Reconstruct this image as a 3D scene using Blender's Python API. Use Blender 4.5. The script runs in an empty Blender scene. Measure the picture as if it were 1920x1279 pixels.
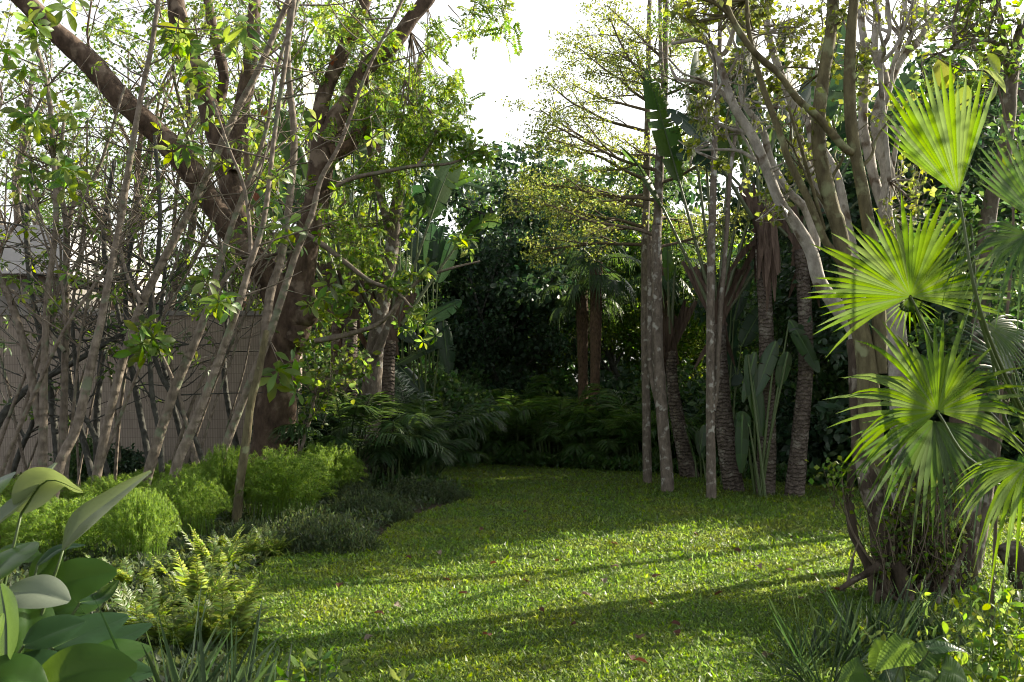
import bpy, math, random
import numpy as np
from mathutils import Vector
random.seed(11)
rng = np.random.default_rng(11)
pi = math.pi
scene = bpy.context.scene
COL = scene.collection

# ---------------------------------------------------------------- camera mapping (pixels of the 1920x1279 photograph)
F, CX, CY, EYE = 1868.0, 960.0, 639.5, 1.6
PITCH = math.atan((740 - CY) / F)
cp, sp = math.cos(PITCH), math.sin(PITCH)

def P(px, py, Y):
    """world point at depth Y seen at a pixel"""
    x, z = (px - CX) / F, -(py - CY) / F
    fy, fz = cp - z * sp, sp + z * cp
    s = Y / fy
    return np.array([x * s, Y, EYE + fz * s])

def D(py):
    """ground depth of an image row"""
    z = -(py - CY) / F
    return -EYE / (sp + z * cp) * (cp - z * sp)

def G(px, py):
    p = P(px, py, D(py)); p[2] = 0
    return p

def nrm(a):
    a = np.asarray(a, float)
    return a / np.maximum(np.linalg.norm(a, axis=-1, keepdims=True), 1e-9)

def rvec(n, s=1.0):
    return rng.normal(0, s, (n, 3))

# ---------------------------------------------------------------- mesh builder
class MB:
    def __init__(self):
        self.v, self.q, self.t, self.n = [], [], [], 0
    def add(self, v, f):
        v = np.asarray(v, float).reshape(-1, 3)
        f = np.asarray(f, np.int64)
        (self.q if f.shape[1] == 4 else self.t).append(f + self.n)
        self.v.append(v); self.n += len(v)
    def mixed(self, v, q, t):
        v = np.asarray(v, float).reshape(-1, 3)
        if len(q): self.q.append(np.asarray(q, np.int64) + self.n)
        if len(t): self.t.append(np.asarray(t, np.int64) + self.n)
        self.v.append(v); self.n += len(v)
    def build(self, name, mat, parent=None, base=None, smooth=True):
        v = np.concatenate(self.v) if self.v else np.zeros((0, 3))
        if base is not None: v = v - np.asarray(base)
        q = np.concatenate(self.q) if self.q else np.zeros((0, 4), int)
        t = np.concatenate(self.t) if self.t else np.zeros((0, 3), int)
        me = bpy.data.meshes.new(name)
        me.vertices.add(len(v)); me.vertices.foreach_set('co', v.astype(np.float32).ravel())
        nl = q.size + t.size
        me.loops.add(nl)
        me.loops.foreach_set('vertex_index', np.concatenate([q.ravel(), t.ravel()]).astype(np.int32))
        npoly = len(q) + len(t)
        me.polygons.add(npoly)
        st = np.concatenate([np.arange(len(q)) * 4, len(q) * 4 + np.arange(len(t)) * 3]).astype(np.int32)
        me.polygons.foreach_set('loop_start', st)
        me.polygons.foreach_set('use_smooth', np.full(npoly, smooth))
        me.update(calc_edges=True); me.validate()
        if mat: me.materials.append(mat)
        o = bpy.data.objects.new(name, me); COL.objects.link(o)
        if parent is not None: o.parent = parent
        return o

def catmull(pts, sub):
    p = np.asarray(pts, float)
    if len(p) < 3 or sub <= 1: return p
    e = np.concatenate([[2 * p[0] - p[1]], p, [2 * p[-1] - p[-2]]])
    out = []
    for i in range(1, len(e) - 2):
        a, b, c, d = e[i - 1], e[i], e[i + 1], e[i + 2]
        for k in range(sub):
            t = k / sub
            out.append(.5 * (2 * b + (c - a) * t + (2 * a - 5 * b + 4 * c - d) * t * t + (3 * b - a - 3 * c + d) * t ** 3))
    out.append(p[-1])
    return np.array(out)

def tube(mb, pts, rad, sides=8, sub=3, wob=0.0, cap=True):
    """swept tube; pts (k,3), rad (k,)"""
    pr = np.concatenate([np.asarray(pts, float), np.asarray(rad, float)[:, None]], 1)
    pr = catmull(pr, sub)
    p, r = pr[:, :3], np.maximum(pr[:, 3], .0006)
    n = len(p)
    T = nrm(np.gradient(p, axis=0))
    ref = np.array([1., 0, 0]) if abs(T[0][0]) < .8 else np.array([0, 1., 0])
    N = np.zeros((n, 3)); N[0] = nrm(np.cross(T[0], ref))
    for i in range(1, n):
        w = N[i - 1] - T[i] * np.dot(N[i - 1], T[i]); N[i] = nrm(w)
    B = np.cross(T, N)
    a = np.arange(sides) * 2 * pi / sides
    rr = r[:, None] * np.ones((n, sides))
    if wob:
        ph = rng.uniform(0, 6.28, 4)
        z = np.arange(n)[:, None]
        rr = rr * (1 + wob * (np.sin(2 * a + ph[0] + z * .35) * .5 + np.sin(3 * a + ph[1] - z * .5) * .35 + np.sin(z * 1.1 + ph[2]) * .3 + rng.normal(0, .25, (n, sides))))
    V = p[:, None] + rr[..., None] * (np.cos(a)[None, :, None] * N[:, None] + np.sin(a)[None, :, None] * B[:, None])
    i, j = np.meshgrid(np.arange(n - 1), np.arange(sides), indexing='ij')
    j2 = (j + 1) % sides
    f = np.stack([i * sides + j, i * sides + j2, (i + 1) * sides + j2, (i + 1) * sides + j], -1).reshape(-1, 4)
    V = V.reshape(-1, 3)
    if cap:
        k = len(V)
        V = np.concatenate([V, p[-1:] + T[-1] * r[-1] * .3])
        jj = np.arange(sides)
        t = np.stack([(n - 1) * sides + jj, (n - 1) * sides + (jj + 1) % sides, np.full(sides, k)], -1)
        mb.mixed(V, f, t)
    else:
        mb.add(V, f)
    return p

def sticks(mb, A, B, ra, rb):
    """many thin straight three-sided twigs"""
    A, B = np.asarray(A, float), np.asarray(B, float)
    n = len(A)
    if n == 0: return
    T = nrm(B - A)
    N = nrm(np.cross(T, nrm(rvec(n)))); C = np.cross(T, N)
    ra = np.broadcast_to(ra, n); rb = np.broadcast_to(rb, n)
    V = np.zeros((n, 6, 3))
    for k in range(3):
        d = math.cos(k * 2.0944) * N + math.sin(k * 2.0944) * C
        V[:, k] = A + d * ra[:, None]; V[:, 3 + k] = B + d * rb[:, None]
    f = np.array([[0, 1, 4, 3], [1, 2, 5, 4], [2, 0, 3, 5]])
    mb.add(V.reshape(-1, 3), (np.arange(n)[:, None, None] * 6 + f).reshape(-1, 4))

def frames(dirs, up, jit=0.5):
    n = len(dirs)
    Y = nrm(dirs)
    Z = nrm(np.asarray(up) + rvec(n, jit))
    X = nrm(np.cross(Y, Z)); Z = np.cross(X, Y)
    return X, Y, Z

def scatter(mb, tmpl, pos, dirs, size, up=(0, 0, 1), jit=.5):
    tv, tf = tmpl
    pos = np.asarray(pos, float); n = len(pos)
    if n == 0: return
    X, Y, Z = frames(np.asarray(dirs, float), np.broadcast_to(np.asarray(up, float), (n, 3)), jit)
    s = np.broadcast_to(np.asarray(size, float), n)[:, None, None]
    V = pos[:, None] + s * (tv[None, :, 0:1] * X[:, None] + tv[None, :, 1:2] * Y[:, None] + tv[None, :, 2:3] * Z[:, None])
    m = len(tv)
    mb.add(V.reshape(-1, 3), (np.arange(n)[:, None, None] * m + tf).reshape(-1, tf.shape[1]))

# ---------------------------------------------------------------- leaf templates (x width, y length, z normal)
def t_small(w=.28, fold=.10, droop=.12):
    v = np.array([[0, 0, 0], [-w, .45, fold], [0, 1, -droop], [w, .45, fold], [0, .5, 0]])
    return v, np.array([[0, 4, 1], [1, 4, 2], [0, 3, 4], [3, 2, 4]])

def t_leaf(w=.22, n=5, fold=.25, droop=.25, peak=.5, curl=0.):
    """an elliptic leaf with a folded midrib"""
    v, f = [], []
    for i in range(n + 1):
        t = i / n
        h = w * math.sin(pi * t ** (math.log(.5) / math.log(peak))) ** .75 if 0 < t < 1 else .004
        z = -droop * t * t
        v += [[-h, t, z + h * fold + curl * math.sin(9 * t)], [0, t, z], [h, t, z + h * fold - curl * math.sin(7 * t)]]
    for i in range(n):
        a = i * 3
        f += [[a, a + 1, a + 4, a + 3], [a + 1, a + 2, a + 5, a + 4]]
    return np.array(v), np.array(f)

def merge(parts):
    v, f, n = [], [], 0
    for a, b in parts:
        v.append(a); f.append(b + n); n += len(a)
    return np.concatenate(v), np.concatenate(f)

def t_scat(tmpl, pos, dirs, size, up=(0, 0, 1), jit=.1):
    m = MB(); scatter(m, tmpl, pos, dirs, size, up, jit)
    return np.concatenate(m.v), np.concatenate(m.q if m.q else m.t)

def t_palmate(k=6, w=.2, droop=.3):
    """leaflets round a point, as a hand; unit = leaflet length"""
    ds, ps, sz = [], [], []
    for i in range(k):
        a = i * 2 * pi / k + random.uniform(-.15, .15)
        d = np.array([math.cos(a), math.sin(a), random.uniform(-.45, .05)])
        ds.append(d); ps.append(d * .12); sz.append(random.uniform(.75, 1.1))
    return t_scat(t_leaf(w, 4, .25, droop, .6), np.array(ps), np.array(ds), np.array(sz), jit=.15)

def t_pinnate(pairs=7, ll=.3, w=.3, droop=.2):
    ps, ds = [], []
    for i in range(pairs):
        t = .2 + .8 * i / (pairs - 1)
        for s in (-1, 1):
            ps.append([0, t, -droop * t * t]); ds.append([s, .45, -.15])
    ps.append([0, 1, -droop]); ds.append([0, 1, -.3])
    return t_scat(t_small(w), np.array(ps), np.array(ds), rng.uniform(.8, 1.1, len(ps)) * ll, jit=.15)

TS, TSW, TSN = t_small(.28), t_small(.4, .08, .2), t_small(.16, .05, .15)
TL, TLW = t_leaf(.2), t_leaf(.3, 6, .2, .3)
TPALM = [t_palmate(6), t_palmate(7), t_palmate(5)]
TPIN = t_pinnate()

# ---------------------------------------------------------------- materials
MATS = {}
def nodes_of(m):
    m.use_nodes = True
    nt = m.node_tree; nt.nodes.clear()
    return nt, nt.nodes.new, nt.links.new

def leafmat(name, col, tcol, trans=.45, rough=.42, hv=.035, vv=.45, spec=.5, sv=.25, patch=None):
    m = bpy.data.materials.new(name)
    nt, N, L = nodes_of(m)
    out = N('ShaderNodeOutputMaterial'); mix = N('ShaderNodeMixShader')
    pb = N('ShaderNodeBsdfPrincipled'); tr = N('ShaderNodeBsdfTranslucent')
    geo = N('ShaderNodeNewGeometry')
    wn = N('ShaderNodeTexWhiteNoise'); wn.noise_dimensions = '1D'
    L(geo.outputs['Random Per Island'], wn.inputs['W'])
    sep = N('ShaderNodeSeparateColor'); L(wn.outputs['Color'], sep.inputs[0])
    def rngmap(src, a, b):
        mr = N('ShaderNodeMapRange'); L(src, mr.inputs[0]); mr.inputs[3].default_value = a; mr.inputs[4].default_value = b
        return mr.outputs[0]
    h, s, v = rngmap(sep.outputs[0], .5 - hv, .5 + hv), rngmap(sep.outputs[1], 1 - sv, 1 + sv * .4), rngmap(sep.outputs[2], 1 - vv, 1 + vv)
    for c, sock in ((col, pb.inputs['Base Color']), (tcol, tr.inputs['Color'])):
        hs = N('ShaderNodeHueSaturation'); hs.inputs['Color'].default_value = (*c, 1)
        if patch:      # worn, yellower areas
            tc = N('ShaderNodeTexCoord'); no = N('ShaderNodeTexNoise'); no.inputs['Scale'].default_value = patch[0]; no.inputs['Detail'].default_value = 4
            L(tc.outputs['Object'], no.inputs['Vector'])
            rp = N('ShaderNodeMapRange'); rp.inputs[1].default_value = .42; rp.inputs[2].default_value = .72; L(no.outputs[0], rp.inputs[0])
            mxp = N('ShaderNodeMix'); mxp.data_type = 'RGBA'; L(rp.outputs[0], mxp.inputs[0]); mxp.inputs[6].default_value = (*c, 1)
            mxp.inputs[7].default_value = (c[0] * patch[1], c[1] * patch[2], c[2] * patch[3], 1); L(mxp.outputs[2], hs.inputs['Color'])
        L(h, hs.inputs['Hue']); L(s, hs.inputs['Saturation']); L(v, hs.inputs['Value'])
        L(hs.outputs[0], sock)
    pb.inputs['Roughness'].default_value = rough
    pb.inputs['Specular IOR Level'].default_value = spec
    mix.inputs[0].default_value = trans
    L(pb.outputs[0], mix.inputs[1]); L(tr.outputs[0], mix.inputs[2]); L(mix.outputs[0], out.inputs[0])
    MATS[name] = m
    return m

def barkmat(name, c1, c2, scale=6, stretch=.25, ring=0, bump=.5, lichen=None, lscale=3, rough=.85, moss=None, ringmix=.16):
    m = bpy.data.materials.new(name)
    nt, N, L = nodes_of(m)
    out = N('ShaderNodeOutputMaterial'); pb = N('ShaderNodeBsdfPrincipled')
    tc = N('ShaderNodeTexCoord'); mp = N('ShaderNodeMapping'); mp.inputs['Scale'].default_value = (1, 1, stretch)
    L(tc.outputs['Object'], mp.inputs[0])
    no = N('ShaderNodeTexNoise'); no.inputs['Scale'].default_value = scale; no.inputs['Detail'].default_value = 8; no.inputs['Roughness'].default_value = .65
    L(mp.outputs[0], no.inputs['Vector'])
    cr = N('ShaderNodeValToRGB'); cr.color_ramp.elements[0].position = .32; cr.color_ramp.elements[1].position = .68
    cr.color_ramp.elements[0].color = (*c1, 1); cr.color_ramp.elements[1].color = (*c2, 1)
    L(no.outputs[0], cr.inputs[0])
    col, h = cr.outputs[0], no.outputs[0]
    if ring:
        wv = N('ShaderNodeTexWave'); wv.bands_direction = 'Z'; wv.inputs['Scale'].default_value = ring
        wv.inputs['Distortion'].default_value = 7; wv.inputs['Detail'].default_value = 3; wv.inputs['Detail Scale'].default_value = 2
        L(tc.outputs['Object'], wv.inputs['Vector'])
        mx = N('ShaderNodeMix'); mx.data_type = 'RGBA'; mx.blend_type = 'MULTIPLY'; mx.inputs[0].default_value = ringmix
        L(col, mx.inputs[6]); L(wv.outputs[0], mx.inputs[7]); col = mx.outputs[2]
        ad = N('ShaderNodeMath'); ad.operation = 'ADD'; L(h, ad.inputs[0]); L(wv.outputs[1], ad.inputs[1]); h = ad.outputs[0]
    for c, sc_, lo in ((lichen, lscale, .56), (moss, lscale * .6, .58)):
        if c is None: continue
        n2 = N('ShaderNodeTexNoise'); n2.inputs['Scale'].default_value = sc_; n2.inputs['Detail'].default_value = 6
        L(tc.outputs['Object'], n2.inputs['Vector'])
        r2 = N('ShaderNodeValToRGB'); r2.color_ramp.elements[0].position = lo; r2.color_ramp.elements[1].position = lo + .09
        L(n2.outputs[0], r2.inputs[0])
        mx = N('ShaderNodeMix'); mx.data_type = 'RGBA'
        L(r2.outputs[0], mx.inputs[0]); L(col, mx.inputs[6]); mx.inputs[7].default_value = (*c, 1); col = mx.outputs[2]
    L(col, pb.inputs['Base Color'])
    bm = N('ShaderNodeBump'); bm.inputs['Strength'].default_value = bump; bm.inputs['Distance'].default_value = .03
    L(h, bm.inputs['Height']); L(bm.outputs[0], pb.inputs['Normal'])
    pb.inputs['Roughness'].default_value = rough; pb.inputs['Specular IOR Level'].default_value = .25
    L(pb.outputs[0], out.inputs[0])
    MATS[name] = m
    return m

# ---------------------------------------------------------------- things
BASE = {}
def tag(o, label=None, cat=None, group=None, kind=None):
    if label: o['label'] = label
    if cat: o['category'] = cat
    if group: o['group'] = group
    if kind: o['kind'] = kind
    return o

def thing(name, base, label, cat, group=None):
    o = bpy.data.objects.new(name, None); COL.objects.link(o)
    o.empty_display_size = .1
    o.location = Vector([float(x) for x in base])
    BASE[o.name] = np.asarray(base, float)
    return tag(o, label, cat, group)

def base_of(o):
    while o.parent: o = o.parent
    return BASE[o.name]

def part(mb, name, mat, parent, smooth=True):
    return mb.build(name, MATS[mat], parent, base_of(parent), smooth)

def dup(o, loc, rz=0., s=1., label=None, group=None, tilt=None):
    c = o.copy(); COL.objects.link(c)
    c.location = Vector([float(x) for x in loc]); c.rotation_euler = (0, 0, rz) if tilt is None else (tilt[0], tilt[1], rz)
    c.scale = (s, s, s) if np.isscalar(s) else tuple(s)
    BASE[c.name] = np.asarray(loc, float)
    if label: c['label'] = label
    if group: c['group'] = group
    for ch in list(o.children):
        d = ch.copy(); COL.objects.link(d); d.parent = c
        for g in list(ch.children):
            e = g.copy(); COL.objects.link(e); e.parent = d
    return c

def path_px(pts, Y, dY=None):
    """pixel polyline -> world path; Y constant or per-point offsets"""
    out = []
    for i, p in enumerate(pts):
        y = Y + (dY[i] if dY is not None else 0)
        out.append(P(p[0], p[1], y))
    return np.array(out)

def rpx(r, Y):
    return np.asarray(r, float) * Y / F
# ---------------------------------------------------------------- materials of the garden
leafmat('leaf_bright', (.07, .15, .012), (.34, .50, .03), .5, .4)
leafmat('leaf_mid', (.045, .105, .018), (.20, .34, .03), .42, .42)
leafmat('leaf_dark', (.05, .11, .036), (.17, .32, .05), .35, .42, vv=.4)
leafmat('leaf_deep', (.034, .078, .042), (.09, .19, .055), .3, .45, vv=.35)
leafmat('leaf_gold', (.10, .145, .018), (.42, .50, .04), .5, .45, hv=.02)
leafmat('leaf_olive', (.12, .17, .03), (.44, .52, .07), .48, .5, hv=.03)
leafmat('foxtail_green', (.13, .24, .022), (.42, .62, .05), .5, .55, hv=.015, vv=.25)
leafmat('fern_green', (.11, .18, .035), (.42, .54, .06), .45, .42, hv=.03, vv=.45, spec=.6)
leafmat('cover_green', (.05, .085, .035), (.16, .22, .05), .4, .5, hv=.03, vv=.45)
leafmat('grass_green', (.074, .150, .017), (.31, .50, .032), .45, .42, hv=.016, vv=.5, spec=.4, patch=(1.1, 1.5, 1.1, 1.1))
leafmat('fan_green', (.020, .070, .008), (.20, .34, .006), .46, .38, hv=.008, vv=.08, spec=.3)
leafmat('fan_dark', (.034, .085, .028), (.11, .20, .03), .38, .38, hv=.01, vv=.15)
leafmat('paddle_green', (.035, .085, .03), (.16, .30, .04), .42, .36, hv=.02, vv=.16, spec=.5)
leafmat('paddle_deep', (.024, .06, .034), (.05, .12, .035), .35, .38, hv=.02, vv=.2, spec=.5)
leafmat('areca_green', (.055, .125, .026), (.20, .36, .04), .4, .38, hv=.025, vv=.4)
leafmat('calathea_green', (.032, .10, .014), (.26, .48, .015), .45, .36, hv=.01, vv=.12, spec=.45)
leafmat('calathea_silver', (.30, .36, .27), (.26, .36, .08), .35, .42, hv=.01, vv=.1, spec=.3)
leafmat('calathea_teal', (.036, .09, .04), (.16, .30, .04), .35, .3, hv=.01, vv=.12, spec=.4)
leafmat('strap_green', (.022, .05, .024), (.10, .18, .05), .35, .36, hv=.02, vv=.35, spec=.5)
leafmat('heart_green', (.06, .16, .02), (.30, .55, .03), .45, .35, hv=.015, vv=.2)
leafmat('dry_leaf', (.20, .085, .035), (.28, .12, .04), .25, .7, hv=.03, vv=.5)
leafmat('pale_litter', (.36, .30, .20), (.3, .2, .15), .2, .7, hv=.03, vv=.3)
leafmat('petiole_green', (.10, .17, .05), (.2, .3, .06), .2, .45, hv=.02, vv=.2)
leafmat('petiole_pale', (.16, .21, .11), (.2, .3, .08), .15, .45, hv=.02, vv=.25)
barkmat('bark_brown', (.036, .024, .017), (.14, .098, .072), 9, .5, 0, .9, lichen=(.20, .155, .12), lscale=3.5)
barkmat('bark_pale_brown', (.10, .066, .046), (.26, .20, .15), 8, .5, 0, .6, lichen=(.38, .34, .30), lscale=2.6)
barkmat('bark_stem', (.125, .102, .08), (.29, .245, .20), 16, .35, 2.0, .45, lichen=(.17, .19, .13), lscale=5)
barkmat('bark_dark_stem', (.045, .046, .042), (.12, .12, .105), 16, .35, 2.2, .4)
barkmat('bark_mossy', (.07, .058, .034), (.20, .18, .10), 14, .35, 0, .7, lichen=(.26, .28, .16), lscale=6)
barkmat('bark_grey', (.085, .07, .056), (.22, .185, .155), 18, .45, 0, .6, lichen=(.40, .39, .36), lscale=8)
barkmat('bark_silver', (.22, .20, .18), (.52, .49, .46), 12, .6, 0, .6, lichen=(.13, .10, .075), lscale=6)
barkmat('bark_twig', (.09, .07, .05), (.21, .17, .13), 20, .3, 0, .2)
barkmat('bark_old', (.026, .019, .014), (.115, .088, .066), 9, .22, 0, 1.0, lichen=(.28, .25, .21), lscale=5)
barkmat('bark_palm', (.055, .043, .036), (.20, .165, .14), 16, .8, 5, .8, lichen=(.22, .20, .17), lscale=6)
barkmat('bark_fibre', (.05, .032, .022), (.19, .125, .085), 26, .5, 0, 1.0)
barkmat('sheath_brown', (.055, .036, .028), (.16, .115, .092), 18, .12, 0, .5)

# ---------------------------------------------------------------- trees
def rot_about(v, axis, a):
    axis = axis / np.linalg.norm(axis)
    return v * math.cos(a) + np.cross(axis, v) * math.sin(a) + axis * np.dot(axis, v) * (1 - math.cos(a))

def grow(mb, p, d, L, r, lev, prm, anchors, t0=0.):
    """one branch and its children; terminal points go to anchors"""
    n = prm['seg'][lev]
    pts, ds = [np.array(p, float)], []
    d = nrm(d)
    for i in range(n):
        d = nrm(d + rng.normal(0, prm['wob'], 3) + np.array([0, 0, prm['up'][lev]]))
        ds.append(d); pts.append(pts[-1] + d * L / n)
    pts = np.array(pts)
    last = lev == len(prm['kids'])
    rad = np.linspace(r, r * (.35 if not last else .3), n + 1)
    if lev == 0 and prm.get('flare'): rad[0] *= prm['flare']
    tube(mb, pts, rad, prm['sides'][lev], 2 if lev < 2 else 1, prm['rough'] if lev < 2 else 0, cap=False)
    if last:
        for k in range(prm['leafpts']):
            t = random.uniform(.15, 1) * n; i = min(int(t), n - 1)
            anchors.append((pts[i] + (pts[i + 1] - pts[i]) * (t - i), ds[i]))
        return
    k = prm['kids'][lev]
    f = prm['first'][lev]
    az = random.uniform(0, 6.28)
    for j in range(k):
        t = (f + (1 - f) * (j + random.uniform(.2, .9)) / k) * n
        i = min(int(t), n - 1)
        q = pts[i] + (pts[i + 1] - pts[i]) * (t - i)
        dd = ds[i]
        per = np.cross(dd, [0, 0, 1.]) if abs(dd[2]) < .95 else np.array([1., 0, 0])
        az += 2.399 + random.uniform(-.4, .4)
        ax = rot_about(nrm(per), dd, az)
        cd = rot_about(dd, ax, math.radians(prm['ang'][lev] * random.uniform(.7, 1.25)))
        cd[2] *= prm.get('flat', 1.)
        rr = rad[i] * random.uniform(.45, .65)
        grow(mb, q, cd, L * prm['len'][lev] * random.uniform(.7, 1.2) * (1 - prm.get('taper', .25) * (t / n - f)), rr, lev + 1, prm, anchors)
    # the leader carries on into leaves
    anchors.append((pts[-1], d))

def prm(**k):
    d = dict(seg=(7, 5, 4, 3), wob=.12, up=(.1, .08, .03, 0), sides=(9, 6, 4, 3), rough=.05, leafpts=4, kids=(7, 5, 4),
             first=(.35, .25, .2), ang=(50, 48, 45), len=(.45, .5, .5), flare=1.5)
    d.update(k); return d

def leaves_at(mb, anchors, per, sigma, tmpl, size, droop=.35, out=.6, up=(0, 0, 1), jit=.6, keep=None):
    A = np.array([a for a, _ in anchors]); Dv = np.array([d for _, d in anchors])
    if keep is not None:
        m = np.array([keep(a) for a in A], bool); A, Dv = A[m], Dv[m]
    A = np.repeat(A, per, 0); Dv = np.repeat(Dv, per, 0); n = len(A)
    if n == 0: return
    pos = A + rng.normal(0, 1, (n, 3)) * np.array([1, 1, .7]) * sigma
    dirs = Dv * out + rvec(n, .7) + np.array([0, 0, -droop])
    tl = tmpl if isinstance(tmpl, list) else [tmpl]
    pick = rng.integers(0, len(tl), n)
    sz = rng.uniform(size * .65, size * 1.25, n)
    for i, t in enumerate(tl):
        s = pick == i
        scatter(mb, t, pos[s], dirs[s], sz[s], up, jit)

# ---------------------------------------------------------------- palms and big leaves
def fan_blade(hub, axis, normal, R, spread=300, n=44, split=.55, droop=.12, cup=.1, fold=.3, irr=.12, sag=None):
    """one fan leaf: folded segments joined near the hub and free towards the tips"""
    mb = MB()
    axis = nrm(axis); normal = nrm(np.asarray(normal) - axis * np.dot(axis, normal)); side = np.cross(axis, normal)
    th = np.radians(np.linspace(-spread / 2, spread / 2, n)); da = math.radians(spread) / (n - 1) / 2
    us = [.015, .2, .4, split, .7, .85, 1.]
    for k, a in enumerate(th):
        Rk = R * (1 - .22 * abs(a / th[-1]) ** 2) * random.uniform(1 - irr, 1 + irr)
        sp = split * random.uniform(.85, 1.1)
        aj = a + random.uniform(-.25, .25) * da
        tw = random.uniform(-.04, .04); dr = droop * random.choice((.5, .8, 1, 1, 1.4, 2.6)) + (random.uniform(.3, .7) if random.random() < .07 else 0); Rk *= random.choice((1, 1, 1, 1, 1, .86))
        rows = []
        for u in us:
            hw = u * math.tan(da) if u <= split else split * math.tan(da) * max(0, (1 - u) / (1 - split)) ** .75
            an = a if u <= split else a + (aj - a) * (u - split) / (1 - split)
            d = axis * math.cos(an) + side * math.sin(an); e = -axis * math.sin(an) + side * math.cos(an)
            c = hub + Rk * (d * u + normal * (-cup * u * u + tw * max(0, u - split)))
            c = c + np.array([0, 0, -1.]) * Rk * dr * max(0, u - .35) ** 2 * 2
            rows += [c - e * hw * Rk, c + normal * hw * Rk * fold * 1.6, c + e * hw * Rk]
        f = []
        for i in range(len(us) - 1):
            b = i * 3
            f += [[b, b + 1, b + 4, b + 3], [b + 1, b + 2, b + 5, b + 4]]
        mb.add(rows, f)
    return mb

def paddle(mb, p0, d, n, L, W, droop=.3, tear=.5, m=22, rib=None):
    """a banana-like blade with torn margins"""
    d = nrm(d); n = nrm(n)
    ts = np.linspace(0, 1, m + 1)
    C = p0 + d * L * ts[:, None] + np.array([0, 0, -1.]) * droop * L * (ts ** 2)[:, None]
    T = nrm(np.gradient(C, axis=0)); S = nrm(np.cross(T, n)); Nn = np.cross(S, T)
    w = W * np.sin(pi * np.clip(ts, .02, .985) ** .8) ** .5
    for s in (-1, 1):
        i = 0
        while i < m:
            k = min(m - i, random.choice([1, 1, 2, 2, 3, 4, 6]) if random.random() < tear else random.choice([5, 7, 9]))
            fa = random.uniform(-.15, .35) + (random.uniform(0, .7) if random.random() < tear else 0)
            gap = .22 if tear > .05 else 0
            V = []
            for j in range(i, i + k + 1):
                sh = gap if j == i else (-gap if j == i + k else 0)
                c = C[j]; tt = T[j] * L / m * sh
                a1, a2 = .12, .12 + fa
                e1 = c + .5 * w[j] * (s * S[j] * math.cos(a1) + Nn[j] * math.sin(a1)) + tt * .5
                e2 = e1 + .5 * w[j] * (s * S[j] * math.cos(a2) - Nn[j] * math.sin(a2) + T[j] * .25) + tt
                V += [c, e1, e2]
            f = []
            for j in range(k):
                b = j * 3
                f += [[b, b + 1, b + 4, b + 3], [b + 1, b + 2, b + 5, b + 4]]
            mb.add(V, f); i += k
    if rib is not None:
        tube(rib, C - Nn * .008, np.linspace(.022, .006, m + 1), 5, 1)

def grid_leaf(mb, path, widths, normal, fold=.15, wave=.02, nw=4, roll=0., ripple=0., sub=5):
    """a broad leaf along a path (k,3) with half-widths, gently folded and waved; roll curls it about its midrib"""
    pw = catmull(np.concatenate([path, np.asarray(widths)[:, None]], 1), sub)
    C, w = pw[:, :3], np.maximum(pw[:, 3], .001); k = len(C)
    T = nrm(np.gradient(C, axis=0)); S = nrm(np.cross(T, normal)); Nn = np.cross(S, T)
    ph = random.uniform(0, 6)
    V = []
    for i in range(k):
        for j in range(-nw, nw + 1):
            u = j / nw
            rp = ripple * math.sin(2.1 * i - 5 * abs(u)) * min(1, 3 * abs(u))
            if roll:
                a = u * roll; R = w[i] / roll
                V.append(C[i] + S[i] * R * math.sin(a) + Nn[i] * (R * (1 - math.cos(a)) + rp))
            else:
                z = abs(u) * fold - u * u * fold * .7 + wave * math.sin(i * (4. if sub <= 5 else 1.4) / sub + ph + (2 if u > 0 else 0)) * abs(u) ** 2 / max(fold, .1)
                V.append(C[i] + S[i] * w[i] * u + Nn[i] * (w[i] * z + rp))
    m = 2 * nw + 1
    i, j = np.meshgrid(np.arange(k - 1), np.arange(m - 1), indexing='ij')
    f = np.stack([i * m + j, i * m + j + 1, (i + 1) * m + j + 1, (i + 1) * m + j], -1).reshape(-1, 4)
    mb.add(V, f)

def arc(p0, d, L, droop, n=9):
    d = nrm(d); ts = np.linspace(0, 1, n)[:, None]
    return p0 + d * L * ts + np.array([0, 0, -1.]) * droop * L * ts ** 2

def feather(mb, stem, path, pairs=26, ll=.3, w=.07, start=.2, vee=.35, droop=.35, prof=None, r=.008, jit=.12):
    """a pinnate frond along a path"""
    C = catmull(path, 3); n = len(C); T = nrm(np.gradient(C, axis=0))
    tube(stem, C, np.linspace(r, r * .3, n), 4, 1)
    up = np.array([0, 0, 1.])
    pos, dirs, ups, sz = [], [], [], []
    for i in range(pairs):
        t = start + (1 - start) * (i + .5) / pairs
        a = t * (n - 1); k = min(int(a), n - 2); c = C[k] + (C[k + 1] - C[k]) * (a - k)
        S = nrm(np.cross(T[k], up)); U = np.cross(S, T[k])
        l = ll * (math.sin(pi * (.12 + .8 * (t - start) / (1 - start))) ** .7 if prof is None else prof(t))
        for s in (-1, 1):
            pos.append(c); dirs.append(S * s + T[k] * (.5 + .5 * t) + U * vee + np.array([0, 0, -droop * .4])); sz.append(l); ups.append(U)
    tm = t_leaf(w, 3, .5, droop, .4)
    X, Y, Z = np.array(pos), np.array(dirs), np.array(ups)
    tv, tf = tm
    scatter(mb, tm, X, Y + rvec(len(Y), jit), np.array(sz), Z, .15)
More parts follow.
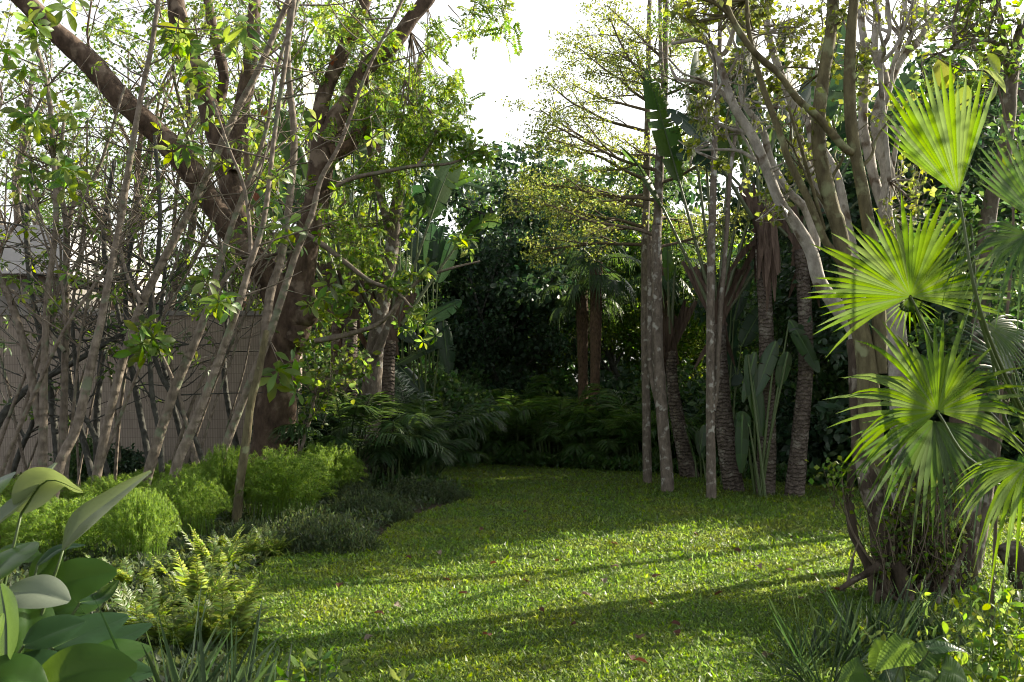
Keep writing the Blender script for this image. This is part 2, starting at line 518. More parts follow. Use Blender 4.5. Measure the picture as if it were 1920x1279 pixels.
# ---------------------------------------------------------------- light, sky, camera
SUN_AZ, SUN_EL = math.radians(31), math.radians(30)      # azimuth from +x (right of the picture) towards +y (away)
sdir = Vector((math.cos(SUN_EL) * math.cos(SUN_AZ), math.cos(SUN_EL) * math.sin(SUN_AZ), math.sin(SUN_EL)))
sun = bpy.data.lights.new('sun', 'SUN'); sun.energy = 5.0; sun.angle = math.radians(.5); sun.color = (1, .89, .70)
so = bpy.data.objects.new('sun', sun); COL.objects.link(so); so.rotation_euler = (-sdir).to_track_quat('-Z', 'Y').to_euler()
so.location = (20, 12, 25)
w = bpy.data.worlds.new('World'); scene.world = w; w.use_nodes = True
nt = w.node_tree; bg = nt.nodes['Background']
sky = nt.nodes.new('ShaderNodeTexSky'); sky.sky_type = 'NISHITA'; sky.sun_disc = False
sky.sun_elevation = SUN_EL; sky.sun_rotation = math.radians(90) - SUN_AZ
sky.air_density = 1.6; sky.dust_density = 3.5; sky.ozone_density = 1.0
hz = nt.nodes.new('ShaderNodeHueSaturation'); hz.inputs['Saturation'].default_value = .20; hz.inputs['Value'].default_value = 1.65   # thin bright haze over the whole sky
nt.links.new(sky.outputs[0], hz.inputs['Color']); tcs = nt.nodes.new('ShaderNodeTexCoord'); sz = nt.nodes.new('ShaderNodeSeparateXYZ'); nt.links.new(tcs.outputs['Generated'], sz.inputs[0])
mz = nt.nodes.new('ShaderNodeMapRange'); mz.interpolation_type = 'SMOOTHSTEP'; mz.inputs[1].default_value = .32; mz.inputs[2].default_value = .75; mz.inputs[3].default_value = 1.15; mz.inputs[4].default_value = .34
nt.links.new(sz.outputs[2], mz.inputs[0])      # low haze kept bright, zenith dimmed to cut the ambient light
mv = nt.nodes.new('ShaderNodeMix'); mv.data_type = 'RGBA'; mv.blend_type = 'MULTIPLY'; mv.inputs[0].default_value = 1
nt.links.new(hz.outputs[0], mv.inputs[6]); nt.links.new(mz.outputs[0], mv.inputs[7]); nt.links.new(mv.outputs[2], bg.inputs[0]); bg.inputs[1].default_value = .08
cam = bpy.data.cameras.new('camera'); cam.sensor_width = 36; cam.lens = 36 * F / 1920; cam.clip_end = 2000; cam.clip_start = .05
co = bpy.data.objects.new('camera', cam); COL.objects.link(co); co.location = (0, 0, EYE); co.rotation_euler = (pi / 2 + PITCH, 0, 0)
cam.dof.use_dof = True; cam.dof.focus_distance = 13; cam.dof.aperture_fstop = 9
scene.camera = co
vs = scene.view_settings
vs.view_transform = 'Standard'; vs.look = 'None'; vs.gamma = 1; vs.exposure = 1.2
scene.display_settings.display_device = 'sRGB'
c = scene.cycles
c.max_bounces = 7; c.diffuse_bounces = 3; c.glossy_bounces = 2; c.transmission_bounces = 5; c.transparent_max_bounces = 8
c.use_denoising = True; c.filter_width = 1.0
try: c.denoiser = 'OPENIMAGEDENOISE'; c.denoising_input_passes = 'RGB_ALBEDO_NORMAL'; c.denoising_prefilter = 'FAST'
except Exception: pass
c.sample_clamp_indirect = 6; c.caustics_reflective = False; c.caustics_refractive = False

# ---------------------------------------------------------------- ground and lawn
def groundmat(name, cols, scale):
    m = bpy.data.materials.new(name); nt, N, L = nodes_of(m)
    out = N('ShaderNodeOutputMaterial'); pb = N('ShaderNodeBsdfPrincipled'); tc = N('ShaderNodeTexCoord')
    no = N('ShaderNodeTexNoise'); no.inputs['Scale'].default_value = scale; no.inputs['Detail'].default_value = 9; no.inputs['Roughness'].default_value = .7
    L(tc.outputs['Object'], no.inputs['Vector'])
    cr = N('ShaderNodeValToRGB'); e = cr.color_ramp.elements
    e[0].position = .35; e[1].position = .66; e[0].color = (*cols[0], 1); e[1].color = (*cols[1], 1)
    L(no.outputs[0], cr.inputs[0]); L(cr.outputs[0], pb.inputs['Base Color']); pb.inputs['Roughness'].default_value = .95
    bm = N('ShaderNodeBump'); bm.inputs['Strength'].default_value = .8; bm.inputs['Distance'].default_value = .04
    L(no.outputs[0], bm.inputs['Height']); L(bm.outputs[0], pb.inputs['Normal']); L(pb.outputs[0], out.inputs[0])
    MATS[name] = m
groundmat('soil', ((.028, .02, .012), (.085, .06, .036)), 9)
groundmat('turf', ((.028, .045, .010), (.06, .075, .02)), 14)
m = MB(); m.add([[-400, -400, 0], [400, -400, 0], [400, 400, 0], [-400, 400, 0]], [[0, 1, 2, 3]])
tag(m.build('ground', MATS['soil']), kind='structure')

LAWN_PX = [(430, 1500), (430, 1279), (425, 1170), (455, 1095), (520, 1050), (705, 1020), (745, 985), (775, 972), (872, 943), (800, 906), (818, 869), (1000, 877), (1180, 888), (1300, 893),
           (1420, 905), (1560, 915), (1700, 922), (1950, 932), (2400, 960), (2600, 1000), (2600, 1500)]
LAWN = np.array([G(*p)[:2] for p in LAWN_PX])
def inside(x, y, poly=LAWN):
    r = np.zeros(len(x), bool); n = len(poly); j = n - 1
    for i in range(n):
        xi, yi, xj, yj = *poly[i], *poly[j]
        if yi != yj:
            r ^= ((yi > y) != (yj > y)) & (x < (xj - xi) * (y - yi) / (yj - yi) + xi)
        j = i
    return r
def hill(x, y):
    """the lawn swells a little"""
    return .02 * np.sin(x * .7 + 1) * np.sin(y * .5) + .06 * np.exp(-((x - 4.2) ** 2 + (y - 12.8) ** 2) / 3)
gx, gy = np.arange(-7, 16, .2), np.arange(3.2, 25, .2)
X, Y = np.meshgrid(gx, gy, indexing='ij')
q = inside(X.ravel(), Y.ravel()).reshape(X.shape)
idx = np.arange(X.size).reshape(X.shape)
ok = q[:-1, :-1] & q[1:, :-1] & q[1:, 1:] & q[:-1, 1:]
f = np.stack([idx[:-1, :-1], idx[1:, :-1], idx[1:, 1:], idx[:-1, 1:]], -1)[ok]
m = MB(); m.add(np.stack([X, Y, .03 + hill(X, Y)], -1).reshape(-1, 3), f)
tag(m.build('lawn', MATS['turf']), kind='structure')

n = 1050000
yy = 1 / rng.uniform(1 / 24.5, 1 / 5.0, n) ; xx = rng.uniform(-.56, .56, n) * yy
xx[-50000:] = rng.uniform(.5, .75, 50000) * yy[-50000:]
k = inside(xx, yy); xx, yy = xx[k], yy[k]
tone = 0
patch = np.sin(xx * 2.1 + np.sin(yy * 1.7) * 2) * np.sin(yy * 2.3 + xx) + rng.normal(0, .6, len(xx))
k = patch > -1.35; xx, yy = xx[k], yy[k]
n = len(xx)
pos = np.stack([xx, yy, .03 + hill(xx, yy)], -1)
d = np.stack([rng.normal(0, .8, n), rng.normal(0, .8, n), rng.uniform(.25, 1.2, n)], -1)
size = rng.uniform(.022, .05, n) * np.where(rng.random(n) < .04, 1.7, 1) * np.clip(yy / 8, .9, 2.0) ** .7
m = MB(); scatter(m, (np.array([[0, 0, 0], [-.13, .5, .04], [0, 1, -.22], [.13, .5, .04]]), np.array([[0, 3, 2, 1]])), pos, d, size, (0, 0, 1), .35)
print('grass', n)
tag(m.build('grass', MATS['grass_green'], smooth=False), kind='stuff')
# ---------------------------------------------------------------- the big brown tree
YB = 15.5
b0 = G(512, 935); b0 = np.array([P(512, 930, YB)[0], YB, 0])
big = thing('spreading_tree', b0, 'thick brown-barked tree with a burl on its trunk and long bare limbs', 'tree')
m = MB()
def limb(pts, r, Y, dY=None, sides=12, wob=.06):
    p = path_px(pts, Y, dY); tube(m, p, rpx(r, Y), sides, 6, wob * 1.35); return p
limb([(510, 938), (511, 880), (514, 800), (520, 720), (530, 665), (540, 610), (535, 560), (520, 520)], [46, 41, 38, 37, 34, 37, 36, 26], YB, sides=18)
limb([(548, 650), (556, 605), (562, 560), (565, 500), (575, 450), (590, 395), (600, 330), (608, 270), (616, 240)], [22, 30, 28, 26, 25, 24, 23, 24, 18], YB - .1, sides=14)
limb([(618, 262), (635, 215), (655, 185), (690, 125), (738, 82), (770, 37), (806, -8), (840, -70)], [22, 18, 17, 16, 15, 14, 13, 11], YB - .1)
limb([(604, 280), (597, 235), (612, 165), (645, 95), (684, 0), (700, -70)], [20, 16, 15, 14, 12, 10], YB)
limb([(524, 575), (508, 530), (485, 485), (455, 455), (425, 425), (400, 385), (375, 345), (330, 285), (285, 240), (232, 190), (175, 125), (120, 75), (70, 25), (20, -25)], [27, 26, 24, 23, 21, 21, 22, 22, 21, 21, 20, 19, 18, 17], YB, [0, 0, -.1, -.2, -.3, -.3, -.4, -.5, -.6, -.7, -.8, -.9, -1, -1.1])
limb([(490, 520), (470, 470), (448, 415), (432, 350), (412, 270), (378, 165), (340, 60), (325, -30)], [20, 22, 23, 22, 21, 20, 18, 15], YB, [0, 0, .1, .2, .2, .3, .4, .5])
limb([(432, 320), (440, 265), (457, 185), (472, 90), (480, -30)], [18, 17, 15, 14, 12], YB, [.1, .1, .2, .3, .4])
limb([(398, 220), (420, 150), (400, 60), (385, -30)], [11, 10, 9, 8], YB + .5)
bt = part(m, 'trunk', 'bark_brown', big)
m = MB()   # burl with a dark hollow rim
p = path_px([(552, 570), (566, 582), (578, 598), (583, 606)], YB - .15, [0, -.05, -.1, -.12]); tube(m, p, rpx([22, 27, 22, 12], YB), 14, 4, .12)
p = path_px([(548, 640), (560, 618), (574, 604)], YB - .2); tube(m, p, rpx([18, 18, 12], YB), 12, 4, .1)
part(m, 'burl', 'bark_brown', big)
m = MB(); p = path_px([(622, 288), (648, 276), (675, 252), (700, 230)], YB - .2); tube(m, p, rpx([18, 16, 13, 10], YB), 9, 4, .18)
part(m, 'broken_stub', 'bark_fibre', big)
# crown: hanging pinnate sprays on the right limb, sparse leaves elsewhere
m, tw = MB(), MB()
def spray(px, py, Y, rad, k, tmpl, size, mbl, mbt, root=None, droop=.5):
    c = P(px, py, Y); r = rad * Y / F
    A = c + rng.normal(0, .5, (k, 3)) * r
    if root is not None:
        R0 = P(root[0], root[1], Y); sticks(mbt, np.repeat(R0[None], max(k // 4, 1), 0), A[:max(k // 4, 1)], .012, .004)
    B = A + nrm(rvec(k) + np.array([0, 0, -.4])) * .25
    sticks(mbt, A, B, .004, .002)
    scatter(mbl, tmpl, np.concatenate([A, B, (A + B) / 2]), np.concatenate([rvec(k), rvec(k), rvec(k)]) + np.array([0, 0, -droop]), rng.uniform(.7, 1.2, 3 * k) * size, (0, 0, 1), .6)
for (px, py, rr, k, rt) in [(735, 150, 62, 60, (760, 40)), (790, 200, 60, 70, (770, 60)), (690, 210, 55, 55, (690, 130)), (830, 150, 48, 46, (770, 60)), (845, 215, 36, 26, (800, 180)), (760, 270, 46, 40, (760, 150)),
                            (700, 60, 60, 50, (690, 20)), (640, 60, 55, 40, (640, 90)), (600, 40, 60, 40, (640, 60)), (820, 60, 32, 26, (800, 10)), (850, 260, 26, 18, (800, 200)), (880, 275, 18, 10, (850, 260)),
                            (560, 90, 45, 26, (600, 160)), (420, 40, 60, 30, (340, 60)), (260, 40, 70, 24, (340, 0)), (500, 70, 50, 24, (470, 90)), (710, 120, 50, 50, (700, 110)), (870, 60, 18, 8, (840, 10)),
                            (660, 330, 50, 40, (660, 240)), (740, 320, 44, 36, (720, 240)), (660, 440, 50, 40, (590, 400)), (700, 480, 44, 30, (600, 420)), (790, 250, 45, 40, (760, 180))]:
    spray(px, py, YB + random.uniform(-.6, .9), rr, int(k * .5), TPIN, .23, m, tw, rt)
for (px, py, k) in [(893, 28, 4), (935, 22, 5), (947, 48, 3), (918, 4, 5)]:
    spray(px, py, 12.5, 22, k, TPIN, .24, m, tw, (900, -60))
leafo = part(m, 'crown', 'leaf_bright', big); part(tw, 'bare_sprays', 'bark_twig', big)
m = MB()   # withered leaves caught in the limbs
for (px, py) in [(655, 68), (660, 75), (700, 262), (704, 268), (618, 105), (622, 112), (500, 200), (604, 425), (600, 430), (214, 180), (216, 188), (665, 55), (478, 360)]:
    scatter(m, TLW, P(px, py, YB - .7)[None], rvec(1) + [0, 0, -.8], [random.uniform(.1, .17)], (0, -1, .3), .6)
part(m, 'withered_leaves', 'dry_leaf', big)
m = MB()   # hanging bough that crosses in front of the right side
p = path_px([(600, 470), (620, 460), (660, 440), (720, 428), (780, 315 + 0), (850, 300), (915, 270)], YB - .5) if False else path_px([(620, 355), (660, 335), (720, 322), (780, 311), (850, 305), (915, 270)], YB - .5)
tube(m, p, rpx([6, 4.5, 4, 3.5, 2.5, 1.5], YB), 6, 4)
p = path_px([(782, 311), (800, 285), (820, 240)], YB - .5); tube(m, p, rpx([3.5, 3, 2], YB), 5, 3)
p = path_px([(590, 640), (660, 625), (720, 600), (780, 530), (840, 505), (900, 490)], YB - .4); tube(m, p, rpx([5.5, 5, 4, 3.5, 2.5, 1.5], YB), 6, 4)
p = path_px([(560, 430), (620, 470), (690, 525), (740, 545), (775, 580)], YB - .6); tube(m, p, rpx([5, 5, 4, 3, 2], YB), 6, 4)
part(m, 'bough', 'bark_stem', big)
m = MB()
for (px, py, rr, k) in [(880, 280, 26, 16), (905, 285, 18, 8), (840, 240, 20, 10), (760, 520, 26, 9), (790, 600, 30, 22), (740, 535, 20, 8), (795, 505, 14, 5), (870, 460, 22, 7), (640, 560, 30, 14), (610, 570, 34, 14)]:
    c = P(px, py, YB - .5); A = c + rng.normal(0, .5, (k, 3)) * rr * YB / F
    for i in range(k): scatter(m, TPALM[i % 3], A[i:i + 1], rvec(1) + [0, 0, .6], [random.uniform(.12, .18)], (0, -.5, .6), .5)
part(m, 'sprays', 'leaf_bright', big)

# ---------------------------------------------------------------- slender stems
FRONT = [
 # base..tip pixels, radii, label
 ([(75, 1000), (97, 942), (112, 871), (124, 843), (146, 794), (176, 659), (188, 610), (203, 531), (214, 475), (229, 400), (240, 323), (263, 188), (285, 83), (300, -20)], [13, 13, 13, 13, 12, 11, 10, 9.5, 9, 8.5, 8, 7, 6.5, 6], 'slender grey tree bent sideways at knee height behind the rolled silvery leaf', 11.9),
 ([(77, 905), (79, 870), (81, 794), (84, 663), (90, 550), (105, 419), (101, 300), (90, 169), (60, 60)], [12, 12, 11, 9, 8, 7, 7, 6, 5], 'slender straight tree forking at a cut knot, leftmost of the upright stems', 13.2),
 ([(122, 900), (120, 805), (122, 663), (124, 513), (124, 419), (110, 330), (120, 230)], [9, 9, 8.5, 8, 7.5, 6, 4], 'slender vertical tree standing beside the bent stem with a red cut scar', 13.8),
 ([(172, 945), (184, 877), (210, 757), (240, 644), (270, 561), (323, 456), (375, 357), (443, 210), (488, 124), (541, 0), (570, -60)], [12, 11.5, 11, 10.5, 10, 10, 9.5, 9, 8, 7, 6], 'long slender tree leaning far right across the brown trunk', 12.6),
 ([(262, 970), (275, 905), (285, 862), (327, 730), (360, 655), (390, 576), (413, 490), (439, 411), (470, 330), (500, 240), (520, 130), (560, 0)], [12, 12, 13, 12, 11, 9.5, 8, 7, 6, 5, 4.5, 4], 'slender tree with a swollen knee, leaning right between two similar stems', 12.9),
 ([(315, 1012), (318, 939), (334, 865), (360, 805), (398, 708), (443, 584), (469, 494), (495, 411), (515, 250), (533, 131), (555, -20)], [12, 13, 13, 12, 10, 9, 8, 7, 6, 6, 5], 'slender pale tree with a kinked foot standing in the feathery mounds', 11.3),
 ([(386, 965), (404, 897), (424, 832), (458, 745), (503, 633), (533, 543), (555, 475), (585, 400), (602, 335), (640, 265), (690, 130), (760, -10)], [11, 11, 11, 10, 10, 9, 8.5, 8, 6.5, 5, 4, 4], 'slender tree leaning right in front of the brown trunk, splitting in two at mid height', 13.0),
 ([(442, 995), (449, 912), (462, 822), (470, 757), (484, 700), (500, 620)], [12, 11, 11, 10, 9, 7], 'short mossy greenish pole standing close against the brown trunk', 12.0),
]
EXTRA = {6: [([(495, 650), (507, 550), (525, 494), (540, 400), (552, 263), (540, 113), (546, -20)], [9, 9, 8, 7.5, 7, 6, 5])],
         1: [([(76, 800), (56, 693), (26, 580), (-5, 510)], [9, 8, 7, 6.5]), ([(122, 660), (90, 620), (40, 560), (0, 530)], [4, 3.5, 3, 3])],
         2: [([(124, 440), (140, 380), (180, 330), (235, 160)], [6, 4, 3.5, 2.5])],
         3: [([(265, 570), (240, 520), (222, 440), (228, 360)], [4, 3.5, 3, 2.5])],
         4: [([(392, 575), (440, 500), (500, 480), (560, 470)], [5, 4, 3, 2.5]), ([(330, 725), (300, 660), (270, 620)], [4, 3, 2])],
         5: [([(455, 560), (470, 480), (460, 360), (430, 280), (400, 190)], [4, 4, 3.5, 3, 2.5])]}
CLUST = {0: [(116, 11), (110, 345), (140, 330)], 1: [(75, 233), (40, 215), (113, 199), (30, 100), (55, 70)], 2: [(60, 330), (100, 260)], 3: [(270, 633), (290, 650), (255, 650), (345, 278), (360, 270), (290, 610)],
         4: [(357, 98), (375, 135), (340, 90), (380, 160), (320, 70)], 5: [(445, 75), (440, 55), (395, 540), (410, 560)], 6: [(510, 440), (530, 700), (545, 705), (600, 560)]}
def stem_twigs(mbt, mbl, pathpts, Y, n, lmin, lmax, size, tstart=.35, leaf=.8):
    p = pathpts
    for k in range(n):
        t = random.uniform(tstart, .98) * (len(p) - 1); i = min(int(t), len(p) - 2); q = p[i] + (p[i + 1] - p[i]) * (t - i)
        L = random.uniform(lmin, lmax)
        d = nrm(np.array([random.choice((-1, 1)) * random.uniform(.4, 1), random.uniform(-.6, .6), random.uniform(-.1, 1.0)]))
        mid = q + d * L * .5 + rng.normal(0, .06, 3); e = q + d * L + np.array([0, 0, random.uniform(-.1, .35) * L])
        tube(mbt, [q, mid, e], [.012, .009, .005], 4, 3, cap=False)
        for s in range(random.choice((0, 1, 2))):
            u = mid + (e - mid) * random.random(); e2 = u + nrm(rvec(1)[0] + [0, 0, .3]) * L * .5
            sticks(mbt, [u], [e2], .006, .003)
            if random.random() < leaf: scatter(mbl, random.choice(TPALM), [e2], rvec(1) + [0, 0, .7], [random.uniform(.7, 1.1) * size], (0, 0, 1), .6)
        if random.random() < leaf: scatter(mbl, random.choice(TPALM), [e], rvec(1) + [0, 0, .7], [random.uniform(.8, 1.2) * size], (0, 0, 1), .6)
for i, (pts, r, lab, Y) in enumerate(FRONT):
    o = thing('slender_tree', [P(*pts[0], Y)[0], Y, 0], lab, 'tree', 'slender trees leaning before the tiled wall')
    m, l = MB(), MB()
    dy = np.linspace(0, random.uniform(-.3, .5), len(pts))
    p = path_px(pts, Y, dy); p = np.concatenate([[p[0] * [1, 1, 0] + [0, 0, -.02]], p[1:]]) if p[0][2] < .3 else p
    tube(m, p, rpx(r, Y) * .76, 9, 4, .05)
    if p[0][2] > .02:
        sticks(m, [[p[0][0], p[0][1], -.02]], [p[0]], r[0] * Y / F, r[0] * Y / F)
    for ep, er in EXTRA.get(i, []):
        e = path_px(ep, Y, np.linspace(.1, .5, len(ep))); tube(m, e, rpx(er, Y), 7, 4, .04); stem_twigs(m, l, e, Y, 5, .3, .8, .13)
    if i != 7: stem_twigs(m, l, p, Y, 16, .35, 1.2, .13, .5, .3)
    for (cx, cy) in CLUST.get(i, []):
        q = P(cx, cy, Y - .3); j = np.argmin(np.linalg.norm(p - q, axis=1)); sticks(m, [p[j]], [q], .008, .004)
        for z in range(3):
            scatter(l, random.choice(TPALM), q[None] + rvec(1, .1), rvec(1) + [.3, -.3, .5], [random.uniform(.19, .27)], (.3, -.7, .5), .3)
    part(m, 'trunk', 'bark_mossy' if i == 7 else 'bark_stem', o)
    if l.n: part(l, 'leaves', 'leaf_bright', o)
BACK = [
 ([(281, 880), (262, 770), (250, 700), (235, 560), (250, 430)], 6.5, 'dark thin tree leaning left behind the long leaning stem', 15),
 ([(300, 935), (265, 790), (247, 695), (225, 600), (200, 480)], 6, 'dark thin tree parallel to its twin, crossing the tiled wall', 15.5),
 ([(383, 875), (350, 790), (330, 750), (300, 700), (270, 600), (240, 500)], 6, 'dark thin tree bowing left beside the knotted stem', 14.6),
 ([(362, 905), (335, 800), (325, 760), (300, 640), (310, 500)], 6, 'dark thin tree upright in the gap left of the brown trunk', 15.8),
 ([(110, 890), (105, 830), (90, 700), (62, 560), (50, 440), (60, 300)], 7, 'dark thin tree crossing behind the bent grey stem', 15.2),
 ([(175, 905), (160, 840), (135, 740), (95, 600), (60, 500), (40, 380)], 7, 'dark thin tree slanting left with its foot near the wall base', 15),
 ([(20, 900), (40, 840), (62, 790), (75, 700)], 6, 'dark short crooked stem leaning right at the left picture edge', 15.5),
 ([(182, 900), (182, 770), (200, 560), (195, 430), (215, 300)], 7, 'dark upright thin tree standing behind the long leaning stem', 15.4),
 ([(-10, 810), (50, 730), (120, 690), (240, 620)], 8, 'dark low stem rising slanted from the left picture edge', 14.5),
 ([(455, 880), (440, 820), (420, 700), (425, 560), (410, 430), (420, 300)], 6, 'dark thin tree close to the left flank of the brown trunk', 16.5),
 ([(210, 935), (200, 880), (170, 800), (150, 770), (142, 690), (135, 600)], 6, 'dark thin tree with a crooked foot among the lit stems', 14.8),
 ([(303, 940), (303, 870), (297, 800), (285, 740), (280, 600), (300, 430), (290, 250)], 6, 'thin grey tree rising upright past the pale leaf cluster', 14.2),
]
for i, (pts, r, lab, Y) in enumerate(BACK):
    o = thing('thin_tree', [P(*pts[0], Y)[0], Y, 0], lab, 'tree', 'dark thin trees behind the lit stems')
    m, l = MB(), MB(); p = path_px(pts, Y, np.linspace(0, random.uniform(-.4, .4), len(pts)))
    p = np.concatenate([[[p[0][0], p[0][1], -.02]], p]) if p[0][2] > .03 else p
    tube(m, p, np.linspace(r * 1.1, r * .6, len(p)) * Y / F, 8, 4, .05)
    stem_twigs(m, l, p, Y, 13, .4, 1.5, .13, .52, .3)
    part(m, 'trunk', 'bark_dark_stem', o); part(l, 'leaves', 'leaf_mid', o)

for i in range(20):
    Y = random.uniform(12.6, 17); x0 = random.uniform(-60, 450); b = P(x0, 900, Y); b[2] = 0
    lean = random.choice((-1, 1, 1)) * random.uniform(.05, .55); hh = random.uniform(3.5, 6.0); rr = random.uniform(.018, .036)
    ts = np.linspace(0, 1, 6); p = b + np.stack([lean * hh * ts * (.6 + .4 * ts), rng.normal(0, .06, 6), hh * ts], -1) + rng.normal(0, .05, (6, 3)) * ts[:, None]
    o = thing('thin_tree', b, 'thin bare stem crossing others in the thicket before the tiled wall', 'tree', 'thin bare crossing stems before the tiled wall')
    m, l = MB(), MB(); tube(m, p, np.linspace(rr, rr * .4, 6), 7, 4, .05); q = p[2:5] * 1
    f0 = p[3]; tube(m, [f0, f0 + np.array([-lean * .5 + .1, .1, .7]), f0 + np.array([-lean * 1.3, .2, 1.9])], [rr * .6, rr * .5, rr * .3], 6, 4)
    stem_twigs(m, l, catmull(p, 3), Y, 9, .4, 1.3, .13, .5, .2)
    part(m, 'trunk', 'bark_stem', o)
    if l.n: part(l, 'leaves', 'leaf_bright', o)

# ---------------------------------------------------------------- tiled wall and house behind
YW = 18.0
def box(mb, a, b):
    a, b = np.minimum(a, b), np.maximum(a, b)
    v = np.array([[x, y, z] for x in (a[0], b[0]) for y in (a[1], b[1]) for z in (a[2], b[2])])
    mb.add(v, [[0, 1, 3, 2], [4, 6, 7, 5], [0, 4, 5, 1], [2, 3, 7, 6], [0, 2, 6, 4], [1, 5, 7, 3]])
mt = bpy.data.materials.new('ribbed_tile'); nt, N, L = nodes_of(mt)
out = N('ShaderNodeOutputMaterial'); pb = N('ShaderNodeBsdfPrincipled'); tc = N('ShaderNodeTexCoord')
sx = N('ShaderNodeSeparateXYZ'); cx = N('ShaderNodeCombineXYZ'); L(tc.outputs['Object'], sx.inputs[0]); L(sx.outputs[0], cx.inputs[0]); L(sx.outputs[2], cx.inputs[1])
br = N('ShaderNodeTexBrick'); br.offset = 0; br.inputs['Scale'].default_value = 1; br.inputs['Brick Width'].default_value = .030; br.inputs['Row Height'].default_value = .165
br.inputs['Mortar Size'].default_value = .003; br.inputs['Color1'].default_value = (.37, .31, .255, 1); br.inputs['Color2'].default_value = (.31, .255, .21, 1); br.inputs['Mortar'].default_value = (.17, .14, .115, 1)
L(cx.outputs[0], br.inputs['Vector'])
no = N('ShaderNodeTexNoise'); no.inputs['Scale'].default_value = 1.3; no.inputs['Detail'].default_value = 5; L(tc.outputs['Object'], no.inputs['Vector'])
mr = N('ShaderNodeMapRange'); mr.inputs[3].default_value = .72; mr.inputs[4].default_value = 1.2; L(no.outputs[0], mr.inputs[0])
mx = N('ShaderNodeMix'); mx.data_type = 'RGBA'; mx.blend_type = 'MULTIPLY'; mx.inputs[0].default_value = 1; L(br.outputs[0], mx.inputs[6]); L(mr.outputs[0], mx.inputs[7])
L(mx.outputs[2], pb.inputs['Base Color']); pb.inputs['Roughness'].default_value = .7
bm = N('ShaderNodeBump'); bm.inputs['Strength'].default_value = .6; bm.inputs['Distance'].default_value = .01; L(br.outputs[1], bm.inputs['Height']); bm.invert = True; L(bm.outputs[0], pb.inputs['Normal'])
L(pb.outputs[0], out.inputs[0]); MATS['ribbed_tile'] = mt
barkmat('plaster', (.55, .54, .56), (.68, .67, .68), 3, 1, 0, .1)
barkmat('concrete', (.20, .19, .18), (.32, .30, .28), 6, 1, 0, .2)
xa, xb = P(-420, 700, YW)[0], P(560, 700, YW)[0]; zt = P(300, 592, YW)[2]
o = thing('garden_wall', [(xa + xb) / 2, YW, 0], 'long beige garden wall clad in narrow ribbed tiles behind the slender trees', 'wall')
m = MB(); box(m, np.array([xa, YW, -.1]), np.array([xb, YW + .3, zt])); part(m, 'wall_face', 'ribbed_tile', o, False)
m = MB(); box(m, np.array([xa - .05, YW - .04, zt + .002]), np.array([xb + .05, YW + .34, zt + .09])); part(m, 'coping', 'concrete', o, False)
ha, hb = P(-420, 700, 23)[0], P(128, 700, 23)[0]; z1, z2, z3 = P(0, 560, 23)[2], P(0, 515, 23)[2], P(0, 425, 23)[2]
o = thing('house', [(ha + hb) / 2, 25, 0], 'pale flat-roofed house showing over the tiled wall through the branches', 'house')
m = MB(); box(m, np.array([ha, 23.3, -.1]), np.array([hb - .3, 29, z2])); part(m, 'wall', 'concrete', o, False)
m = MB(); box(m, np.array([ha - .2, 22.8, z2 + .003]), np.array([hb, 29.3, z3])); part(m, 'roof', 'plaster', o, False)

# ---------------------------------------------------------------- feathery mounds (soft bushy foxtail plants)
def foxtail(R, Hh, n, k, tall=1.):
    mb = MB(); A, B, W = [], [], []
    for i in range(n):
        a = random.uniform(0, 6.283); rr = R * math.sqrt(random.random())
        rt = .72 * rr
        p0 = np.array([rt * math.cos(a), rt * math.sin(a), 0])
        u = rr / R
        top = np.array([rr * math.cos(a), rr * math.sin(a), Hh * math.sqrt(max(.06, 1 - .72 * u ** 2.6)) * random.uniform(.8, 1.08) * tall])
        mid = (p0 + top) / 2 + np.array([0, 0, .12 * Hh]) - .08 * np.array([math.cos(a), math.sin(a), 0])
        tip = top + np.array([math.cos(a), math.sin(a), -.2]) * .06 * u
        C = catmull([p0, mid, top, tip], 5); kk = len(C)
        t = np.sort(rng.uniform(.25, 1, k)) * (kk - 1); j = np.minimum(t.astype(int), kk - 2)
        Q = C[j] + (C[j + 1] - C[j]) * (t - j)[:, None]; T = nrm(C[j + 1] - C[j])
        d = nrm(T * .9 + rvec(k, .75))
        A.append(Q); B.append(d); W.append(rng.uniform(.03, .075, k) * (1.1 - .5 * (t / kk)))
        sticks(mb, C[:-1], C[1:], .0025, .0018)
    scatter(mb, (np.array([[-.055, 0, 0], [.055, 0, 0], [.02, 1, -.1]]), np.array([[0, 1, 2]])), np.concatenate(A), np.concatenate(B), np.concatenate(W), (0, 0, 1), .8)
    return mb
FOX = [foxtail(.62, .80, 420, 110), foxtail(.62, .72, 420, 110), foxtail(.5, .85, 320, 110, 1.1)]
fox_me = {}
SPOTS = [  # px centre, base y, half width px, top y, label
 (118, 1068, 100, 965, 'low feathery light green mound left of the rolled silvery leaf'), (262, 1072, 56, 948, 'rounded feathery green mound under the rolled silvery leaf tip'),
 (350, 1018, 60, 915, 'feathery green mound around the foot of the kinked pale stem'), (330, 955, 80, 888, 'feathery light green mound farther back among the stems'), (420, 985, 44, 862, 'tall feathery light green mound between stem and mossy pole'),
 (528, 988, 78, 878, 'broad bright feathery mound right of the mossy pole'), (612, 948, 58, 856, 'feathery mound at the right rear beside the palm clump'), (215, 985, 70, 910, 'wispy feathery mound behind the silvery rolled leaf'),
 (60, 985, 70, 915, 'wispy feathery mound at the left behind the big leaves'), (475, 930, 60, 880, 'small feathery mound at the foot of the brown trunk'), (-60, 1060, 90, 960, 'feathery mound cut off at the left picture edge')]
